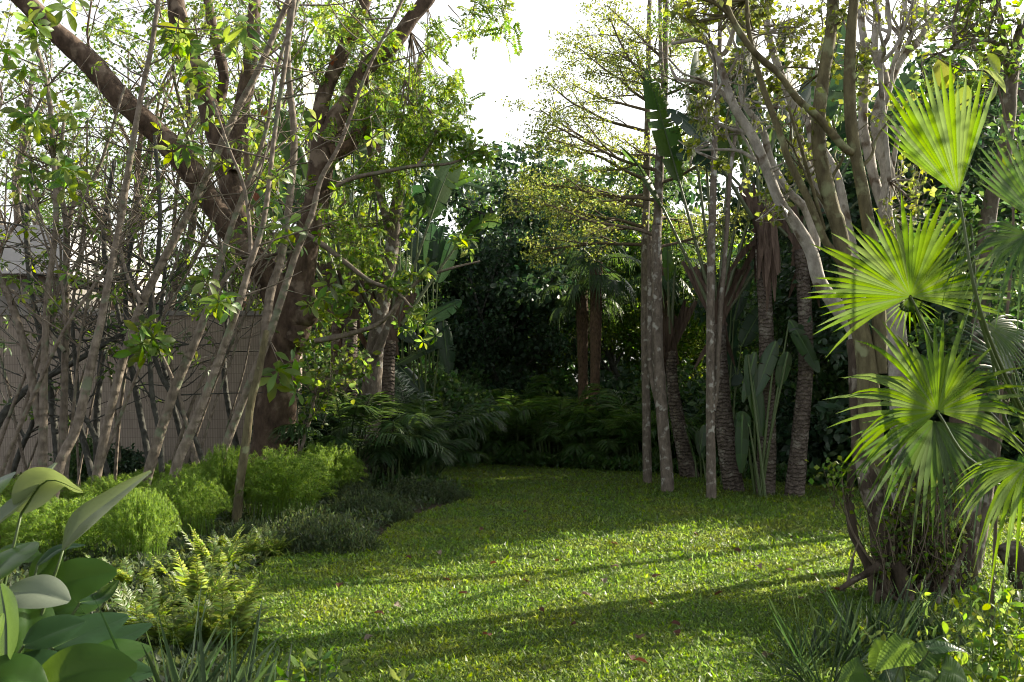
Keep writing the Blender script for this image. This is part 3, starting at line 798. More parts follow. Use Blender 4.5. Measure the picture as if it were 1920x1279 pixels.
for i, (px, by, hw, ty, lab) in enumerate(SPOTS):
    b = G(px, by); Y = b[1] + hw * b[1] / F * .6
    b = np.array([P(px, by, Y)[0], Y, 0]); v = i % 3
    top = (by - ty) / F * Y
    if v not in fox_me:
        o = tag(FOX[v].build('feathery_mound', MATS['foxtail_green']), lab, 'plant', 'feathery mounds in the left bed'); fox_me[v] = o; BASE[o.name] = b
    else:
        o = fox_me[v].copy(); COL.objects.link(o); o['label'] = lab
    o.location = b; o.rotation_euler = (0, 0, random.uniform(0, 6))
    s = 1.22 * hw * Y / F / (.62 if v < 2 else .5); o.scale = (s, s, max(.5, top / (.80, .74, .9)[v]) * 1.14)

# ---------------------------------------------------------------- low shrubs at the lawn edge
def lowshrub(R, Hh, n):
    mb = MB(); a = rng.uniform(0, 6.283, n); u = np.sqrt(rng.uniform(0, 1, n))
    z = Hh * np.sqrt(np.maximum(.05, 1 - u ** 2.4)) * rng.uniform(.25, 1.1, n)
    A = np.stack([R * u * np.cos(a), R * u * np.sin(a), z * .3], -1); B = np.stack([R * u * np.cos(a) * 1.05, R * u * np.sin(a) * 1.05, z], -1) + rvec(n, .03)
    sticks(mb, A, B, .003, .002)
    for k in range(9):
        t = rng.uniform(.3, 1.05, n)[:, None]
        scatter(mb, TSN, A + (B - A) * t, nrm(B - A) * .7 + rvec(n, .8), rng.uniform(.035, .07, n), (0, 0, 1), .7)
    return mb
LS = [lowshrub(.8, .33, 900), lowshrub(.8, .30, 900)]
ls = {}
for i, (px, by, hw, ty, lab) in enumerate([(590, 1045, 118, 968, 'low grey-green shrub nearest on the lawn edge, below the broad feathery mound'), (692, 984, 84, 925, 'low grey-green shrub second along the lawn edge'),
                                          (790, 945, 90, 900, 'dark low shrub farthest along the lawn edge, below the palm clump'), (480, 1035, 60, 975, 'small low shrub beside the foot of the mossy pole'),
                                          (655, 950, 60, 905, 'low shrub tucked behind the second lawn-edge shrub')]):
    Y = D(by) + hw * D(by) / F * .5; b = np.array([P(px, by, Y)[0], Y, 0]); v = i % 2
    if v not in ls: o = tag(LS[v].build('low_shrub', MATS['cover_green']), lab, 'shrub', 'low shrubs along the lawn edge'); ls[v] = o
    else: o = ls[v].copy(); COL.objects.link(o); o['label'] = lab
    o.location = b; s = hw * Y / F / .8; o.scale = (s, s * .7, (by - ty) / F * Y / .33 * .95); o.rotation_euler = (0, 0, random.uniform(-.3, .3))

# ---------------------------------------------------------------- ferns
def fern(n, L):
    mb, st = MB(), MB()
    for i in range(n):
        a = i * 2.4 + random.uniform(-.3, .3); el = random.uniform(1.0, 3.2)
        p = arc(np.array([.03 * math.cos(a), .03 * math.sin(a), 0]), [math.cos(a), math.sin(a), el], L * random.uniform(.7, 1.1), random.uniform(.2, .55), 6)
        feather(mb, mb, p, 19, L * .2, .16, .1, .2, .3, prof=lambda t: max(.12, 1 - t) ** .6, r=.004)
    return mb
FE = [fern(22, .56), fern(20, .5), fern(26, .6)]
fe = {}
FSP = [(250, 1120, 1., 'by the tip of a broad calathea leaf'), (330, 1105, 1., 'in the middle of the upper fern row'), (405, 1098, 1., 'at the lawn side of the upper fern row'), (455, 1062, .9, 'highest up near the low shrub'), (300, 1170, 1.05, 'in the second row right of the broad leaves'),
       (375, 1165, 1.1, 'in the centre of the fern patch'), (440, 1150, .9, 'leaning onto the lawn'), (335, 1235, 1.1, 'in front, above the strap leaves'), (415, 1225, 1.05, 'in front beside the lawn'), (265, 1215, 1., 'in front, pressed against the broad leaves'), (200, 1100, .9, 'partly behind the broad leaves'), (510, 1050, .7, 'smallest, at the edge of the nearest low shrub'),
       (420, 1050, .85, 'silvery and back among the mound shadows')]
for i, (px, by, s, lab) in enumerate(FSP):
    v = i % 3; b = G(px, by)
    if v not in fe: o = tag(FE[v].build('sword_fern', MATS['fern_green']), None, 'fern', 'sword ferns beside the lawn'); fe[v] = o
    else: o = fe[v].copy(); COL.objects.link(o)
    o['label'] = 'bright sword fern ' + lab
    o.location = b; o.rotation_euler = (0, 0, random.uniform(0, 6)); o.scale = (s, s, s * random.uniform(.9, 1.15))

# ---------------------------------------------------------------- calathea with big paddle leaves, bottom left
YC = 4.3
o = thing('broadleaf_plant', [P(40, 1300, YC)[0], YC, 0], 'large broad-leaved plant with one rolled silvery leaf in the lower left corner', 'plant')
root = P(20, 1420, YC); root[2] = 0
LV = [ # base, mid, tip pixels, half-width px, normal, fold, material, dY (base,tip), roll
 ((118, 1032), (185, 968), (284, 884), 46, (-.5, -.85, .35), .0, 'calathea_silver', (0, .1), 2.1, [4, 30, 46, 44, 34, 22, 5]),
 ((40, 962), (88, 900), (154, 921), 34, (-.3, .55, .75), .3, 'calathea_silver', (.1, .0), .0, None),
 ((-40, 1010), (40, 945), (106, 868), 36, (-.6, -.7, .5), .2, 'calathea_silver', (-.1, .2), .7, None),
 ((-60, 960), (-10, 910), (24, 886), 30, (-.4, -.8, .4), .2, 'calathea_teal', (-.2, 0), .0, None),
 ((-30, 1100), (15, 1050), (62, 1016), 44, (-.3, -.6, .8), .2, 'calathea_green', (-.2, .1), .0, None),
 ((92, 1108), (150, 1085), (219, 1072), 36, (.1, -.75, .65), .2, 'calathea_green', (.1, .2), .0, None),
 ((8, 1112), (70, 1112), (130, 1128), 31, (.1, -.6, .8), .3, 'calathea_silver', (-.15, -.2), .0, None),
 ((14, 1240), (12, 1160), (2, 1095), 30, (-.5, -.8, .2), .3, 'calathea_teal', (-.4, -.3), .0, None),
 ((40, 1250), (55, 1165), (35, 1100), 34, (.6, -.75, .2), .3, 'calathea_green', (-.1, 0), .0, None),
 ((45, 1210), (100, 1185), (160, 1165), 32, (-.2, -.6, .8), .3, 'calathea_teal', (-.2, -.1), .0, None),
 ((100, 1215), (165, 1185), (240, 1155), 36, (0, -.5, .85), .3, 'calathea_teal', (-.1, .1), .0, None),
 ((150, 1225), (215, 1200), (286, 1170), 22, (.2, -.4, .9), .3, 'calathea_teal', (0, .2), .0, None),
 ((150, 1240), (215, 1225), (284, 1215), 24, (.1, -.7, .7), .2, 'calathea_green', (-.1, .1), .0, None),
 ((50, 1310), (150, 1262), (257, 1252), 40, (0, -.8, .6), .2, 'calathea_green', (-.4, -.3), .0, None),
 ((-30, 1275), (60, 1250), (134, 1238), 28, (-.1, -.6, .8), .2, 'calathea_teal', (-.3, -.2), .0, None),
 ((-40, 1250), (-15, 1190), (5, 1150), 22, (-.5, -.8, .2), .2, 'calathea_green', (-.6, -.5), .0, None),
 ((60, 1090), (90, 1060), (110, 1030), 22, (.3, -.8, .4), .3, 'calathea_green', (.3, .4), .0, None),
 ((70, 1060), (110, 1030), (160, 1022), 12, (.1, -.3, .9), .3, 'calathea_teal', (.3, .4), .0, None),
 ((-50, 1180), (10, 1130), (60, 1120), 40, (-.2, -.7, .7), .3, 'calathea_green', (.1, .3), .0, None),
 ((60, 1180), (120, 1140), (190, 1130), 34, (.1, -.6, .8), .3, 'calathea_green', (.25, .4), .0, None),
 ((-20, 1060), (30, 1040), (80, 1045), 30, (-.2, -.5, .8), .3, 'calathea_green', (.3, .4), .0, None),
 ((-40, 1300), (20, 1270), (90, 1290), 34, (0, -.7, .7), .3, 'calathea_green', (-.5, -.4), .0, None),
 ((160, 1290), (220, 1262), (290, 1262), 26, (.1, -.6, .8), .3, 'calathea_teal', (.0, .1), .0, None),
 ((-60, 1140), (-20, 1070), (20, 1030), 34, (-.5, -.8, .4), .3, 'calathea_green', (.0, .1), .0, None),
 ((150, 1130), (190, 1120), (222, 1088), 16, (.1, -.3, .9), .3, 'calathea_teal', (.1, .2), .0, None),
]
for (b, mi, tp, hw, nn, fold, mat, dy, roll, ws) in LV:
    pts = np.array([P(*b, YC + dy[0]), P(*mi, YC + (dy[0] + dy[1]) / 2), P(*tp, YC + dy[1])])
    path = catmull(pts, 4); k = len(path); t = np.linspace(0, 1, k)
    ww = (hw * np.sin(pi * np.clip(t, .015, .985) ** .85) ** .62 if ws is None else np.interp(t, np.linspace(0, 1, len(ws)), ws)) * YC / F
    m = MB(); grid_leaf(m, path, ww * (1.3 if not roll else 1), np.array(nn, float), max(fold, .05), .006, 7, roll, .00006, 9)
    lf = part(m, 'leaf', mat, o)
    m = MB(); q = path[0]; r0 = root + np.array([random.uniform(-.12, .12), random.uniform(-.1, .1), 0])
    tube(m, [r0, r0 * .5 + q * .5 + np.array([-.04, 0, .1]), q], [.011, .009, .006], 5, 4); tube(m, path - nrm(np.array(nn, float)) * .004, np.linspace(.006, .001, k), 4, 1)
    part(m, 'leaf_stalk', 'petiole_green', lf)

# ---------------------------------------------------------------- strap-leaved clumps in front
def strap(n, L, w, lean=.35):
    mb = MB(); 
    for i in range(n):
        a = random.uniform(0, 6.283); r = random.uniform(0, .1)
        d = np.array([math.cos(a) * lean, math.sin(a) * lean, 1]) + rng.normal(0, .1, 3); l = L * random.uniform(.6, 1.1)
        p = arc(np.array([r * math.cos(a), r * math.sin(a), 0]), d, l, random.uniform(0, .35) * (lean / .35), 6); k = len(p)
        t = np.linspace(0, 1, k); grid_leaf(mb, p, w * np.array([.8, 1, 1, .9, .6, .05]), nrm(np.array([math.cos(a + 1.2), math.sin(a + 1.2), .2])), .4, 0, 1)
    return mb
ST = [strap(22, .62, .010), strap(16, .55, .011), strap(34, .75, .006, .6)]
st = {}
SS = [(395, 4.5, 0, .8, 'dark strap-leaved clump at the bottom edge below the ferns, left'), (440, 4.7, 1, .85, 'dark strap-leaved clump at the bottom edge below the fern nearest the lawn'), (505, 4.4, 1, .62, 'sparse strap-leaved clump on the lawn at the bottom edge'), (585, 4.3, 0, .55, 'short strap-leaved clump before the blurred lobed sprig'), (650, 4.3, 1, .55, 'strap-leaved clump just right of the lobed sprig'), (725, 4.2, 1, .5, 'last strap-leaved clump towards the middle of the bottom edge'), (340, 4.6, 2, .8, 'arching thin-bladed tuft beside the broad leaves'), (290, 4.6, 2, .7, 'thin-bladed tuft under the broad leaf tips')]
SR = [(1510, 6.0, 0, .8, 'grey-green strap clump at the lawn side of the right corner'), (1565, 5.9, 1, .9, 'tall strap clump before the old multi-stemmed tree, left'), (1620, 6.3, 0, .95, 'tall strap clump below the hollow stump'), (1680, 6.2, 0, .9, 'tall strap clump behind the heart-leaved plant'), (1740, 6.2, 1, 1., 'tall strap clump below the leaning post'), (1790, 6.1, 0, .8, 'strap clump at the edge of the pale weeds'), (1545, 5.4, 2, .8, 'thin-bladed tuft left of the heart-leaved plant'), (1475, 5.6, 2, .6, 'thin-bladed tuft farthest out on the lawn'), (1640, 5.8, 2, .9, 'thin-bladed tuft right above the heart leaves')]
for (px, Y, v, s, lab) in [(a, b, c_, d * 1.45, e) for a, b, c_, d, e in SS] + SR:
    b = np.array([P(px, 1200, Y)[0], Y, .0])
    if v not in st: o = tag(ST[v].build('strap_plant', MATS['strap_green']), None, 'plant', 'strap-leaved clumps'); st[v] = o
    else: o = st[v].copy(); COL.objects.link(o)
    o['label'] = lab; o['group'] = 'strap-leaved clumps'
    o.location = b; o.rotation_euler = (0, 0, random.uniform(0, 6)); o.scale = (s, s, s)
o = thing('lobed_sprig', [P(600, 1250, 3.6)[0], 3.6, 0], 'blurred sprig of lobed leaves at the bottom edge of the lawn', 'plant')
m, l = MB(), MB()
for (px, py) in [(570, 1255), (600, 1240), (632, 1250), (610, 1272), (585, 1270), (545, 1275), (755, 1280)]:
    q = P(px, py, 3.6); tube(m, [[P(600, 1250, 3.6)[0], 3.6, 0], q * .5 + np.array([P(600, 1250, 3.6)[0], 3.6, .3]) * .5, q], [.005, .004, .003], 4, 3)
    scatter(l, TPALM[1], q[None], np.array([[.2, -.2, 1.]]), [.06], (.1, -1, .3), .3)
part(m, 'stem', 'petiole_green', o); part(l, 'leaves', 'leaf_mid', o)
# ---------------------------------------------------------------- traveller's palms
def traveller(name, tr, r, Y, label, fan, fx, sheath=.9, mat='paddle_green', group=None, extra=(), deps=None, cat='palm tree'):
    """tr: trunk pixels; fan: (angle from upright in degrees, stalk length, blade length, half width, droop, facing)"""
    b = np.array([P(*tr[0], Y)[0], Y, 0])
    o = thing(name, b, label, cat, group)
    m = MB(); p = path_px(tr, Y, deps); p = np.concatenate([[[p[0][0], p[0][1], -.03]], p]) if p[0][2] > .02 else p
    rr = rpx(r, Y); rr = np.concatenate([[rr[0] * 1.15], rr]) if len(rr) < len(p) else rr
    tube(m, p, rr, 12, 5, .05); part(m, 'trunk', 'bark_palm', o)
    c = p[-1]; fx = nrm(np.array(fx, float)); fn = np.cross(fx, [0, 0, 1.])
    m = MB()
    rt = rr[-1]
    for k in range(12):
        s = -1 if k % 2 else 1; a = math.radians(8 + 5 * (k // 2)) * s
        d = fx * math.sin(a) + np.array([0, 0, math.cos(a)])
        q0 = c + np.array([0, 0, -.25 + .05 * (k // 2)]) - fx * s * rt * .6 + fn * random.uniform(-.3, .3) * rt
        pts = np.array([q0, q0 + d * sheath * .5, q0 + d * sheath * random.uniform(.8, 1.05)])
        grid_leaf(m, pts, [rt * .9, rt * .75, .035], fn * (1 if k % 4 < 2 else -1) + fx * s * .3, .6, 0, 2)
    for k in range(7):     # shreds of old bases
        a = random.uniform(-.5, .5); q = c + np.array([0, 0, -.1]) + fx * rt * random.uniform(-1, 1) + fn * rt * random.uniform(-1, .3)
        pts = arc(q, fx * a + np.array([0, 0, -.4]) - fn * .3, random.uniform(.3, .7), .4, 4); grid_leaf(m, pts, [.03, .05, .04, .01], fn, .5, .05, 1)
    part(m, 'leaf_sheath', 'sheath_brown', o)
    for (ang, ls, lb, w, dr, face) in fan:
        w *= 1.2
        a = math.radians(ang + random.uniform(-2, 2))
        d = fx * math.sin(a) + np.array([0, 0, math.cos(a)])
        q0 = c + d * sheath * .3
        st = arc(q0, d + fn * random.uniform(-.08, .08), ls, .04 * abs(math.sin(a)), 5)
        bm_, sm = MB(), MB()
        tube(sm, st, np.linspace(.038, .02, 5), 6, 3, cap=False)
        n = nrm(fn * math.cos(math.radians(face)) + (fx * math.cos(a) - np.array([0, 0, math.sin(a)])) * math.sin(math.radians(face)))
        paddle(bm_, st[-1], nrm(st[-1] - st[-2]), n, lb, w, dr, random.uniform(.15, .75), 24, sm)
        lf = part(bm_, 'leaf', mat, o); part(sm, 'leaf_stalk', 'petiole_pale', lf)
    return o
TG = "traveller's palms with fanned leaf stalks"
traveller('travellers_palm', [(1294, 897), (1283, 850), (1269, 777), (1261, 720), (1257, 660)], [20, 15, 13, 11, 11], 19.0, 'slim leaning traveller\'s palm with one small upright leaf, right of the paired straight trunks',
          [(-2, 1.0, .85, .11, .0, 12), (4, 1.1, .3, .05, .1, 10)], (.5, .2, 0), 1.15, group=TG)
traveller('travellers_palm', [(1378, 928), (1367, 860), (1358, 790), (1351, 700), (1346, 610)], [20, 18, 17, 15, 14], 16.3, 'tall traveller\'s palm with long upright leaves behind the single straight trunk',
          [(-16, 2.1, 2.0, .24, .05, 15), (-9, 2.2, 2.1, .27, .04, 60), (-3, 2.3, 2.0, .26, .03, 25), (4, 2.2, 2.1, .27, .06, 10), (11, 2.2, 1.9, .25, .1, 40), (18, 2.1, 1.9, .25, .15, 70), (27, 2.0, 1.8, .22, .3, 20), (-24, 1.8, 1.7, .22, .3, 70), (38, 1.7, 1.7, .2, .5, 40)], (1, .25, 0), 1.2, group=TG)
traveller('travellers_palm', [(1433, 935), (1437, 860), (1438, 799), (1438, 693), (1434, 560), (1428, 440)], [21, 18, 17, 15, 14, 13], 15.7, 'rough-trunked traveller\'s palm with a shaggy skirt of dead leaves under its crown',
          [(-35, 1.2, 1.4, .2, .35, 30), (-18, 1.6, 1.7, .24, .1, 50), (-4, 1.7, 1.8, .25, .05, 15), (10, 1.7, 1.8, .25, .1, 65), (24, 1.6, 1.7, .24, .2, 20), (40, 1.5, 1.6, .22, .45, 50), (58, 1.3, 1.5, .2, .7, 30)], (.9, .4, 0), 1.0, 'paddle_deep', TG)
traveller('travellers_palm', [(1488, 935), (1496, 860), (1502, 799), (1511, 680), (1508, 560), (1500, 470)], [19, 17, 16, 14, 13, 12], 15.6, 'smooth grey traveller\'s palm trunk leaning right, rightmost of the trunk group',
          [(-40, 1.4, 1.6, .22, .5, 40), (-20, 1.6, 1.8, .25, .15, 15), (-5, 1.7, 1.9, .26, .05, 60), (10, 1.7, 1.9, .25, .1, 25), (28, 1.6, 1.8, .24, .3, 50), (50, 1.4, 1.6, .2, .6, 30)], (.95, -.3, 0), 1.0, 'paddle_deep', TG)
# dead leaf skirt hanging on the shaggy palm
m = MB(); c = P(1440, 400, 15.4)
for k in range(20):
    q = c + np.array([random.uniform(-.12, .14), random.uniform(-.12, .12), random.uniform(-.2, .25)])
    pts = arc(q, [random.uniform(-.12, .12), random.uniform(-.2, .1), -1], random.uniform(.5, 1.4), .0, 5); grid_leaf(m, pts, [.02, .045, .05, .04, .01], [random.uniform(-.5, .5), -1, 0], .5, .1, 2)
sk = m.build('dead_leaf_skirt', MATS['sheath_brown'], [x for x in bpy.data.objects if x.name == 'travellers_palm.002'][0], BASE['travellers_palm.002'])
# paddle-leaved plants among the trunks
def clump_paddles(label, px, Y, leaves, mat='paddle_green', name='paddle_leaf_plant'):
    b = np.array([P(px, 800, Y)[0], Y, 0]); o = thing(name, b, label, 'plant')
    for (s, e, tip, hw, nn, tear) in leaves:
        p1, p2 = P(*e, Y), P(*tip, Y)
        p0 = P(*s, Y) if s is not None else b + np.array([random.uniform(-.15, .15), random.uniform(-.15, .15), 0])
        bm_, sm = MB(), MB()
        tube(sm, [p0, (p0 + p1) / 2 + np.array([0, 0, .05]), p1], [.024, .02, .014], 6, 4, cap=False)
        L = np.linalg.norm(p2 - p1); paddle(bm_, p1, p2 - p1 + np.array([0, 0, .12 * L]), nn, L, hw * Y / F, .12, tear, 20, sm)
        lf = part(bm_, 'leaf', mat, o); part(sm, 'leaf_stalk', 'petiole_green', lf)
    return o
clump_paddles('plant with two hanging paddle leaves on long bent stalks between the palm trunks', 1418, 15.3,
   [(None, (1402, 665), (1426, 802), 17, (.2, -1, .2), .0), (None, (1416, 660), (1396, 745), 10, (-.3, -1, .2), .0), (None, (1392, 775), (1390, 875), 13, (-.2, -1, .1), .0), (None, (1478, 660), (1462, 720), 15, (.3, -1, .2), .1),
    (None, (1455, 640), (1420, 735), 16, (-.4, -1, .3), .1), (None, (1480, 600), (1530, 690), 18, (.3, -1, .4), .2), (None, (1405, 800), (1382, 770), 12, (-.3, -1, .3), 0)])
clump_paddles('low plant with upright yellow-green paddle leaves beside the slim leaning palm', 1306, 18.6,
   [(None, (1303, 862), (1284, 792), 6, (1, -.45, .1), .0), (None, (1312, 850), (1322, 790), 10, (-.4, -1, .2), .0), (None, (1318, 860), (1305, 800), 9, (.3, -1, .2), .0)])
clump_paddles('tall plant with blue-green arching paddle leaves behind the single straight trunk', 1366, 17.4,
   [(None, (1368, 640), (1378, 480), 20, (.3, -1, .2), .3), (None, (1376, 600), (1412, 470), 16, (-.5, -1, .2), .4), (None, (1380, 700), (1350, 560), 20, (.5, -1, .2), .2), (None, (1360, 720), (1388, 690), 22, (0, -1, .4), 0), (None, (1390, 650), (1440, 560), 18, (.2, -1, .5), .5)], 'paddle_deep')

# ---------------------------------------------------------------- straight thin trunks with airy layered crowns
TERM = prm(seg=(7, 7, 5, 4), up=(0, .015, .02, .02), ang=(75, 42, 40), len=(.4, .42, .5), kids=(6, 7, 5), first=(.3, .15, .15), flat=.5, wob=.09, leafpts=5, sides=(7, 5, 4, 3))
def airy(name, tr, r, Y, label, brs, mat='leaf_olive', per=4, group=None, more=(), tmpl=TS, size=.058, dy=.6):
    b = np.array([P(*tr[0], Y)[0], Y, 0]); o = thing(name, b, label, 'tree', group)
    m, l = MB(), MB(); an = []
    p = path_px(tr, Y, np.linspace(0, dy, len(tr))); p = np.concatenate([[[p[0][0], p[0][1], -.03]], p]) if p[0][2] > .02 else p
    rr = rpx(r, Y); rr = np.concatenate([[rr[0] * 1.25], rr]) if len(rr) < len(p) else rr
    tube(m, p, rr, 10, 5, .04)
    for (mp, mr) in more:
        q = path_px(mp, Y, np.linspace(.1, dy, len(mp))); tube(m, q, rpx(mr, Y), 8, 4, .04)
    part(m, 'trunk', 'bark_grey', o)
    m = MB()
    for (z, az, el, L) in brs:
        j = np.argmin(abs(p[:, 2] - z)); a = math.radians(az)
        q = np.array([np.interp(z, p[:, 2], p[:, k]) for k in range(3)])
        grow(m, q, [math.cos(a), math.sin(a), math.tan(math.radians(el))], L * .85, .022 * L ** .5, 1, TERM, an)
    leaves_at(l, an, per, .075, tmpl, size, .1, .5, (0, 0, 1), .4)
    part(m, 'branches', 'bark_twig', o); part(l, 'crown', mat, o)
    return o
AG = 'straight thin trunks on the lawn'
def ring(z0, z1, n, L0, L1, az0=0, sp=360, el=14):
    out = []
    for i in range(n):
        t = i / max(n - 1, 1)
        out.append((z0 + (z1 - z0) * t, az0 + (137.5 * i) % sp, el + random.uniform(-6, 14), (L0 + (L1 - L0) * t) * random.uniform(.8, 1.15)))
    return out
airy('airy_tree', [(1214, 915), (1213, 850), (1212, 777), (1209, 609), (1210, 440), (1212, 375), (1214, 225), (1216, 94), (1219, -30), (1222, -130)], [9, 8.5, 8, 8, 7.5, 7, 6, 5, 4, 3], 17.6, 'left thinner tree of the close straight pair, with a wide airy layered crown',
     [(4.6, 185, 12, 2.6), (5.0, 150, 14, 2.7), (5.5, 205, 16, 2.6), (5.9, 170, 18, 2.6), (6.4, 190, 20, 2.4), (6.8, 155, 22, 2.0), (7.4, 190, 24, 1.8), (5.2, 100, 14, 2.2), (6.1, 60, 16, 2.2), (6.9, 250, 20, 1.8), (7.6, 20, 24, 1.6)] + [(4.3, 165, 6, 2.4)], 'leaf_olive', 5, AG)
airy('airy_tree', [(1252, 935), (1250, 880), (1243, 799), (1238, 720), (1233, 651), (1231, 440), (1233, 420), (1237, 300), (1244, 188), (1246, 150), (1248, 37), (1250, -60), (1254, -140)], [13, 12, 11.5, 11, 10.5, 10, 9.5, 9, 8, 7, 6, 5, 4], 16.0, 'right thicker tree of the close straight pair, forked low, with a flat airy crown',
     [(4.2, 178, 22, 2.4), (4.8, 160, 16, 2.5), (5.3, 190, 16, 2.4), (5.8, 15, 14, 1.4), (6.3, 170, 30, 2.0), (6.5, 210, 30, 2.0), (4.5, 40, 20, 1.6), (5.5, 120, 18, 1.8), (5.1, 5, 16, 1.9), (6.1, -15, 20, 1.6), (6.6, 30, 22, 1.6), (4.0, 20, 14, 1.6), (6.8, 140, 30, 1.7), (7.2, 195, 34, 1.6), (7.4, 60, 34, 1.5)], 'leaf_olive', 5, AG,
     more=[([(1241, 790), (1232, 745), (1222, 700), (1219, 620), (1218, 440)], [7, 7, 6.5, 6, 5]), ([(1247, 158), (1240, 120), (1238, 40), (1236, -60)], [5, 4.5, 4, 3])])
airy('airy_tree', [(1334, 953), (1333, 870), (1332, 777), (1332, 609), (1334, 440), (1336, 413), (1340, 263), (1346, 188), (1349, 90), (1352, -20), (1354, -100)], [9.5, 9, 8.5, 8, 7.5, 7, 6, 5, 4.5, 4, 3], 14.9, 'single straight tree alone out on the lawn, splitting into two stems low down',
     [(6.2, 190, 25, 1.2), (6.6, 60, 25, 1.2), (7.0, 150, 30, 1.2), (7.3, 300, 30, 1.1), (5.8, 110, 20, 1.1)], 'leaf_mid', 3, AG,
     more=[([(1337, 770), (1343, 735), (1349, 609), (1356, 520), (1362, 440), (1370, 319), (1385, 206), (1392, 100), (1398, -40)], [5, 5, 5, 4.5, 4.5, 4, 3.5, 3, 2])])

# ---------------------------------------------------------------- silvery twisted tree, right
TWIST = prm(seg=(6, 7, 6, 5), wob=.3, up=(.1, .12, .1, .08), kids=(4, 3, 2), first=(.3, .3, .3), len=(.5, .6, .6), leafpts=2, sides=(6, 6, 4, 3))
def traced(name, label, Y, limbs, mat, cat='tree', group=None, sprays=(), lmat='leaf_gold', tmpl=TSW, size=.06, base=None, part_name='trunk', extra=0):
    b = base if base is not None else np.array([P(*limbs[0][0][0], Y)[0], Y, 0])
    o = thing(name, b, label, cat, group); m, l, t = MB(), MB(), MB(); paths = []
    for L in limbs:
        pts, r = L[0], L[1]; dz = L[2] if len(L) > 2 else (0, 0)
        p = path_px(pts, Y, np.linspace(dz[0], dz[1], len(pts)))
        tube(m, p, rpx(r, Y), 10, 4, .08); paths.append(p)
    AP = np.concatenate(paths); an = []
    for k in range(extra):
        p = random.choice(paths); j = random.randint(len(p) // 3, len(p) - 2)
        d = nrm(p[j + 1] - p[j]); d = nrm(d + rvec(1, .75)[0] + np.array([0, 0, .5]))
        grow(m, p[j], d, random.uniform(.5, 1.3), random.uniform(.012, .022), 1, TWIST, an)
    if an: leaves_at(l, an, 1, .06, tmpl, size, .2)
    for (px, py, rr, k) in sprays:
        c = P(px, py, Y + random.uniform(-.4, .4)); j = np.argsort(np.linalg.norm(AP - c, axis=1))[:3]
        R0 = AP[j[0]]
        ends = c + rng.normal(0, .5, (max(3, k // 6), 3)) * rr * Y / F
        for e in ends:
            mid = (R0 + e) / 2 + rng.normal(0, .08, 3); tube(t, [R0, mid, e], [.010, .006, .003], 4, 3, cap=False)
        A = ends[rng.integers(0, len(ends), k)] + rng.normal(0, .28, (k, 3)) * rr * Y / F
        j = rng.integers(0, len(ends), k); sticks(t, ends[j], A, .0025, .0015)
        scatter(l, tmpl, A, rvec(k, .7) + [0, 0, -.15], rng.uniform(.7, 1.3, k) * size, (0, 0, 1), .8)
        A2 = ends[j] + (A - ends[j]) * rng.uniform(.3, .9, (k, 1)); scatter(l, tmpl, A2, rvec(k, .7), rng.uniform(.7, 1.2, k) * size, (0, 0, 1), .8)
    if t.n: m.v += t.v; m.q += [q + m.n for q in t.q]; m.t += [q + m.n for q in t.t]; m.n += t.n
    part(m, part_name, mat, o)
    if l.n: part(l, 'crown', lmat, o)
    return o
YR = 8.6
traced('twisted_tree', 'pale silvery tree with twisting limbs arching left over the lawn from the old multi-stemmed base', YR, [
  ([(1612, 770), (1614, 720), (1616, 673), (1604, 616), (1568, 573), (1535, 525), (1521, 472), (1494, 424), (1460, 375), (1438, 319), (1411, 255), (1378, 203), (1359, 150), (1344, 101), (1325, 80), (1303, 75), (1260, 82)], [16, 18, 19, 18, 15, 13, 12, 11, 10, 10, 9, 8, 7, 6, 5, 4, 3], (0, -.3)),
  ([(1528, 470), (1527, 440), (1509, 390), (1475, 356), (1445, 300), (1430, 244), (1400, 203), (1388, 170), (1386, 110), (1360, 40)], [9, 9, 8, 8, 7, 7, 6, 4, 3, 2], (0, .3)),
  ([(1344, 104), (1362, 95), (1378, 40), (1370, -20)], [5, 5, 4, 3]), ([(1376, 200), (1340, 162), (1300, 152), (1270, 148), (1255, 120)], [5, 4.5, 4, 3, 2]),
  ([(1400, 250), (1350, 235), (1325, 215), (1315, 190)], [4, 3.5, 3, 2]), ([(1436, 315), (1415, 300), (1380, 282), (1300, 282)], [4, 4, 3, 2]),
  ([(1590, 600), (1590, 500), (1560, 400), (1520, 330), (1500, 270), (1488, 205), (1468, 150), (1440, 60), (1440, -20)], [12, 11, 11, 10, 9, 8, 8, 7, 6], (.1, .6)),
  ([(1520, 330), (1523, 280), (1515, 230), (1495, 190)], [9, 8, 7, 6], (.4, .7)),
  ([(1605, 618), (1610, 540), (1600, 480), (1585, 400), (1570, 330), (1545, 280)], [13, 12, 11, 9, 8, 6], (.2, .8)),
  ], 'bark_silver', group='multi-stemmed trees at the right', extra=9, sprays=[(1325, 225, 36, 50), (1375, 255, 26, 26), (1480, 365, 40, 46), (1440, 400, 24, 14), (1400, 120, 40, 30), (1330, 130, 30, 22), (1300, 270, 22, 14), (1480, 60, 60, 60), (1520, 120, 40, 40), (1420, 20, 50, 40), (1345, 300, 26, 16), (1460, 190, 40, 30), (1500, 290, 30, 20), (1400, 330, 26, 10), (1530, 40, 50, 40), (1380, 20, 40, 30)])
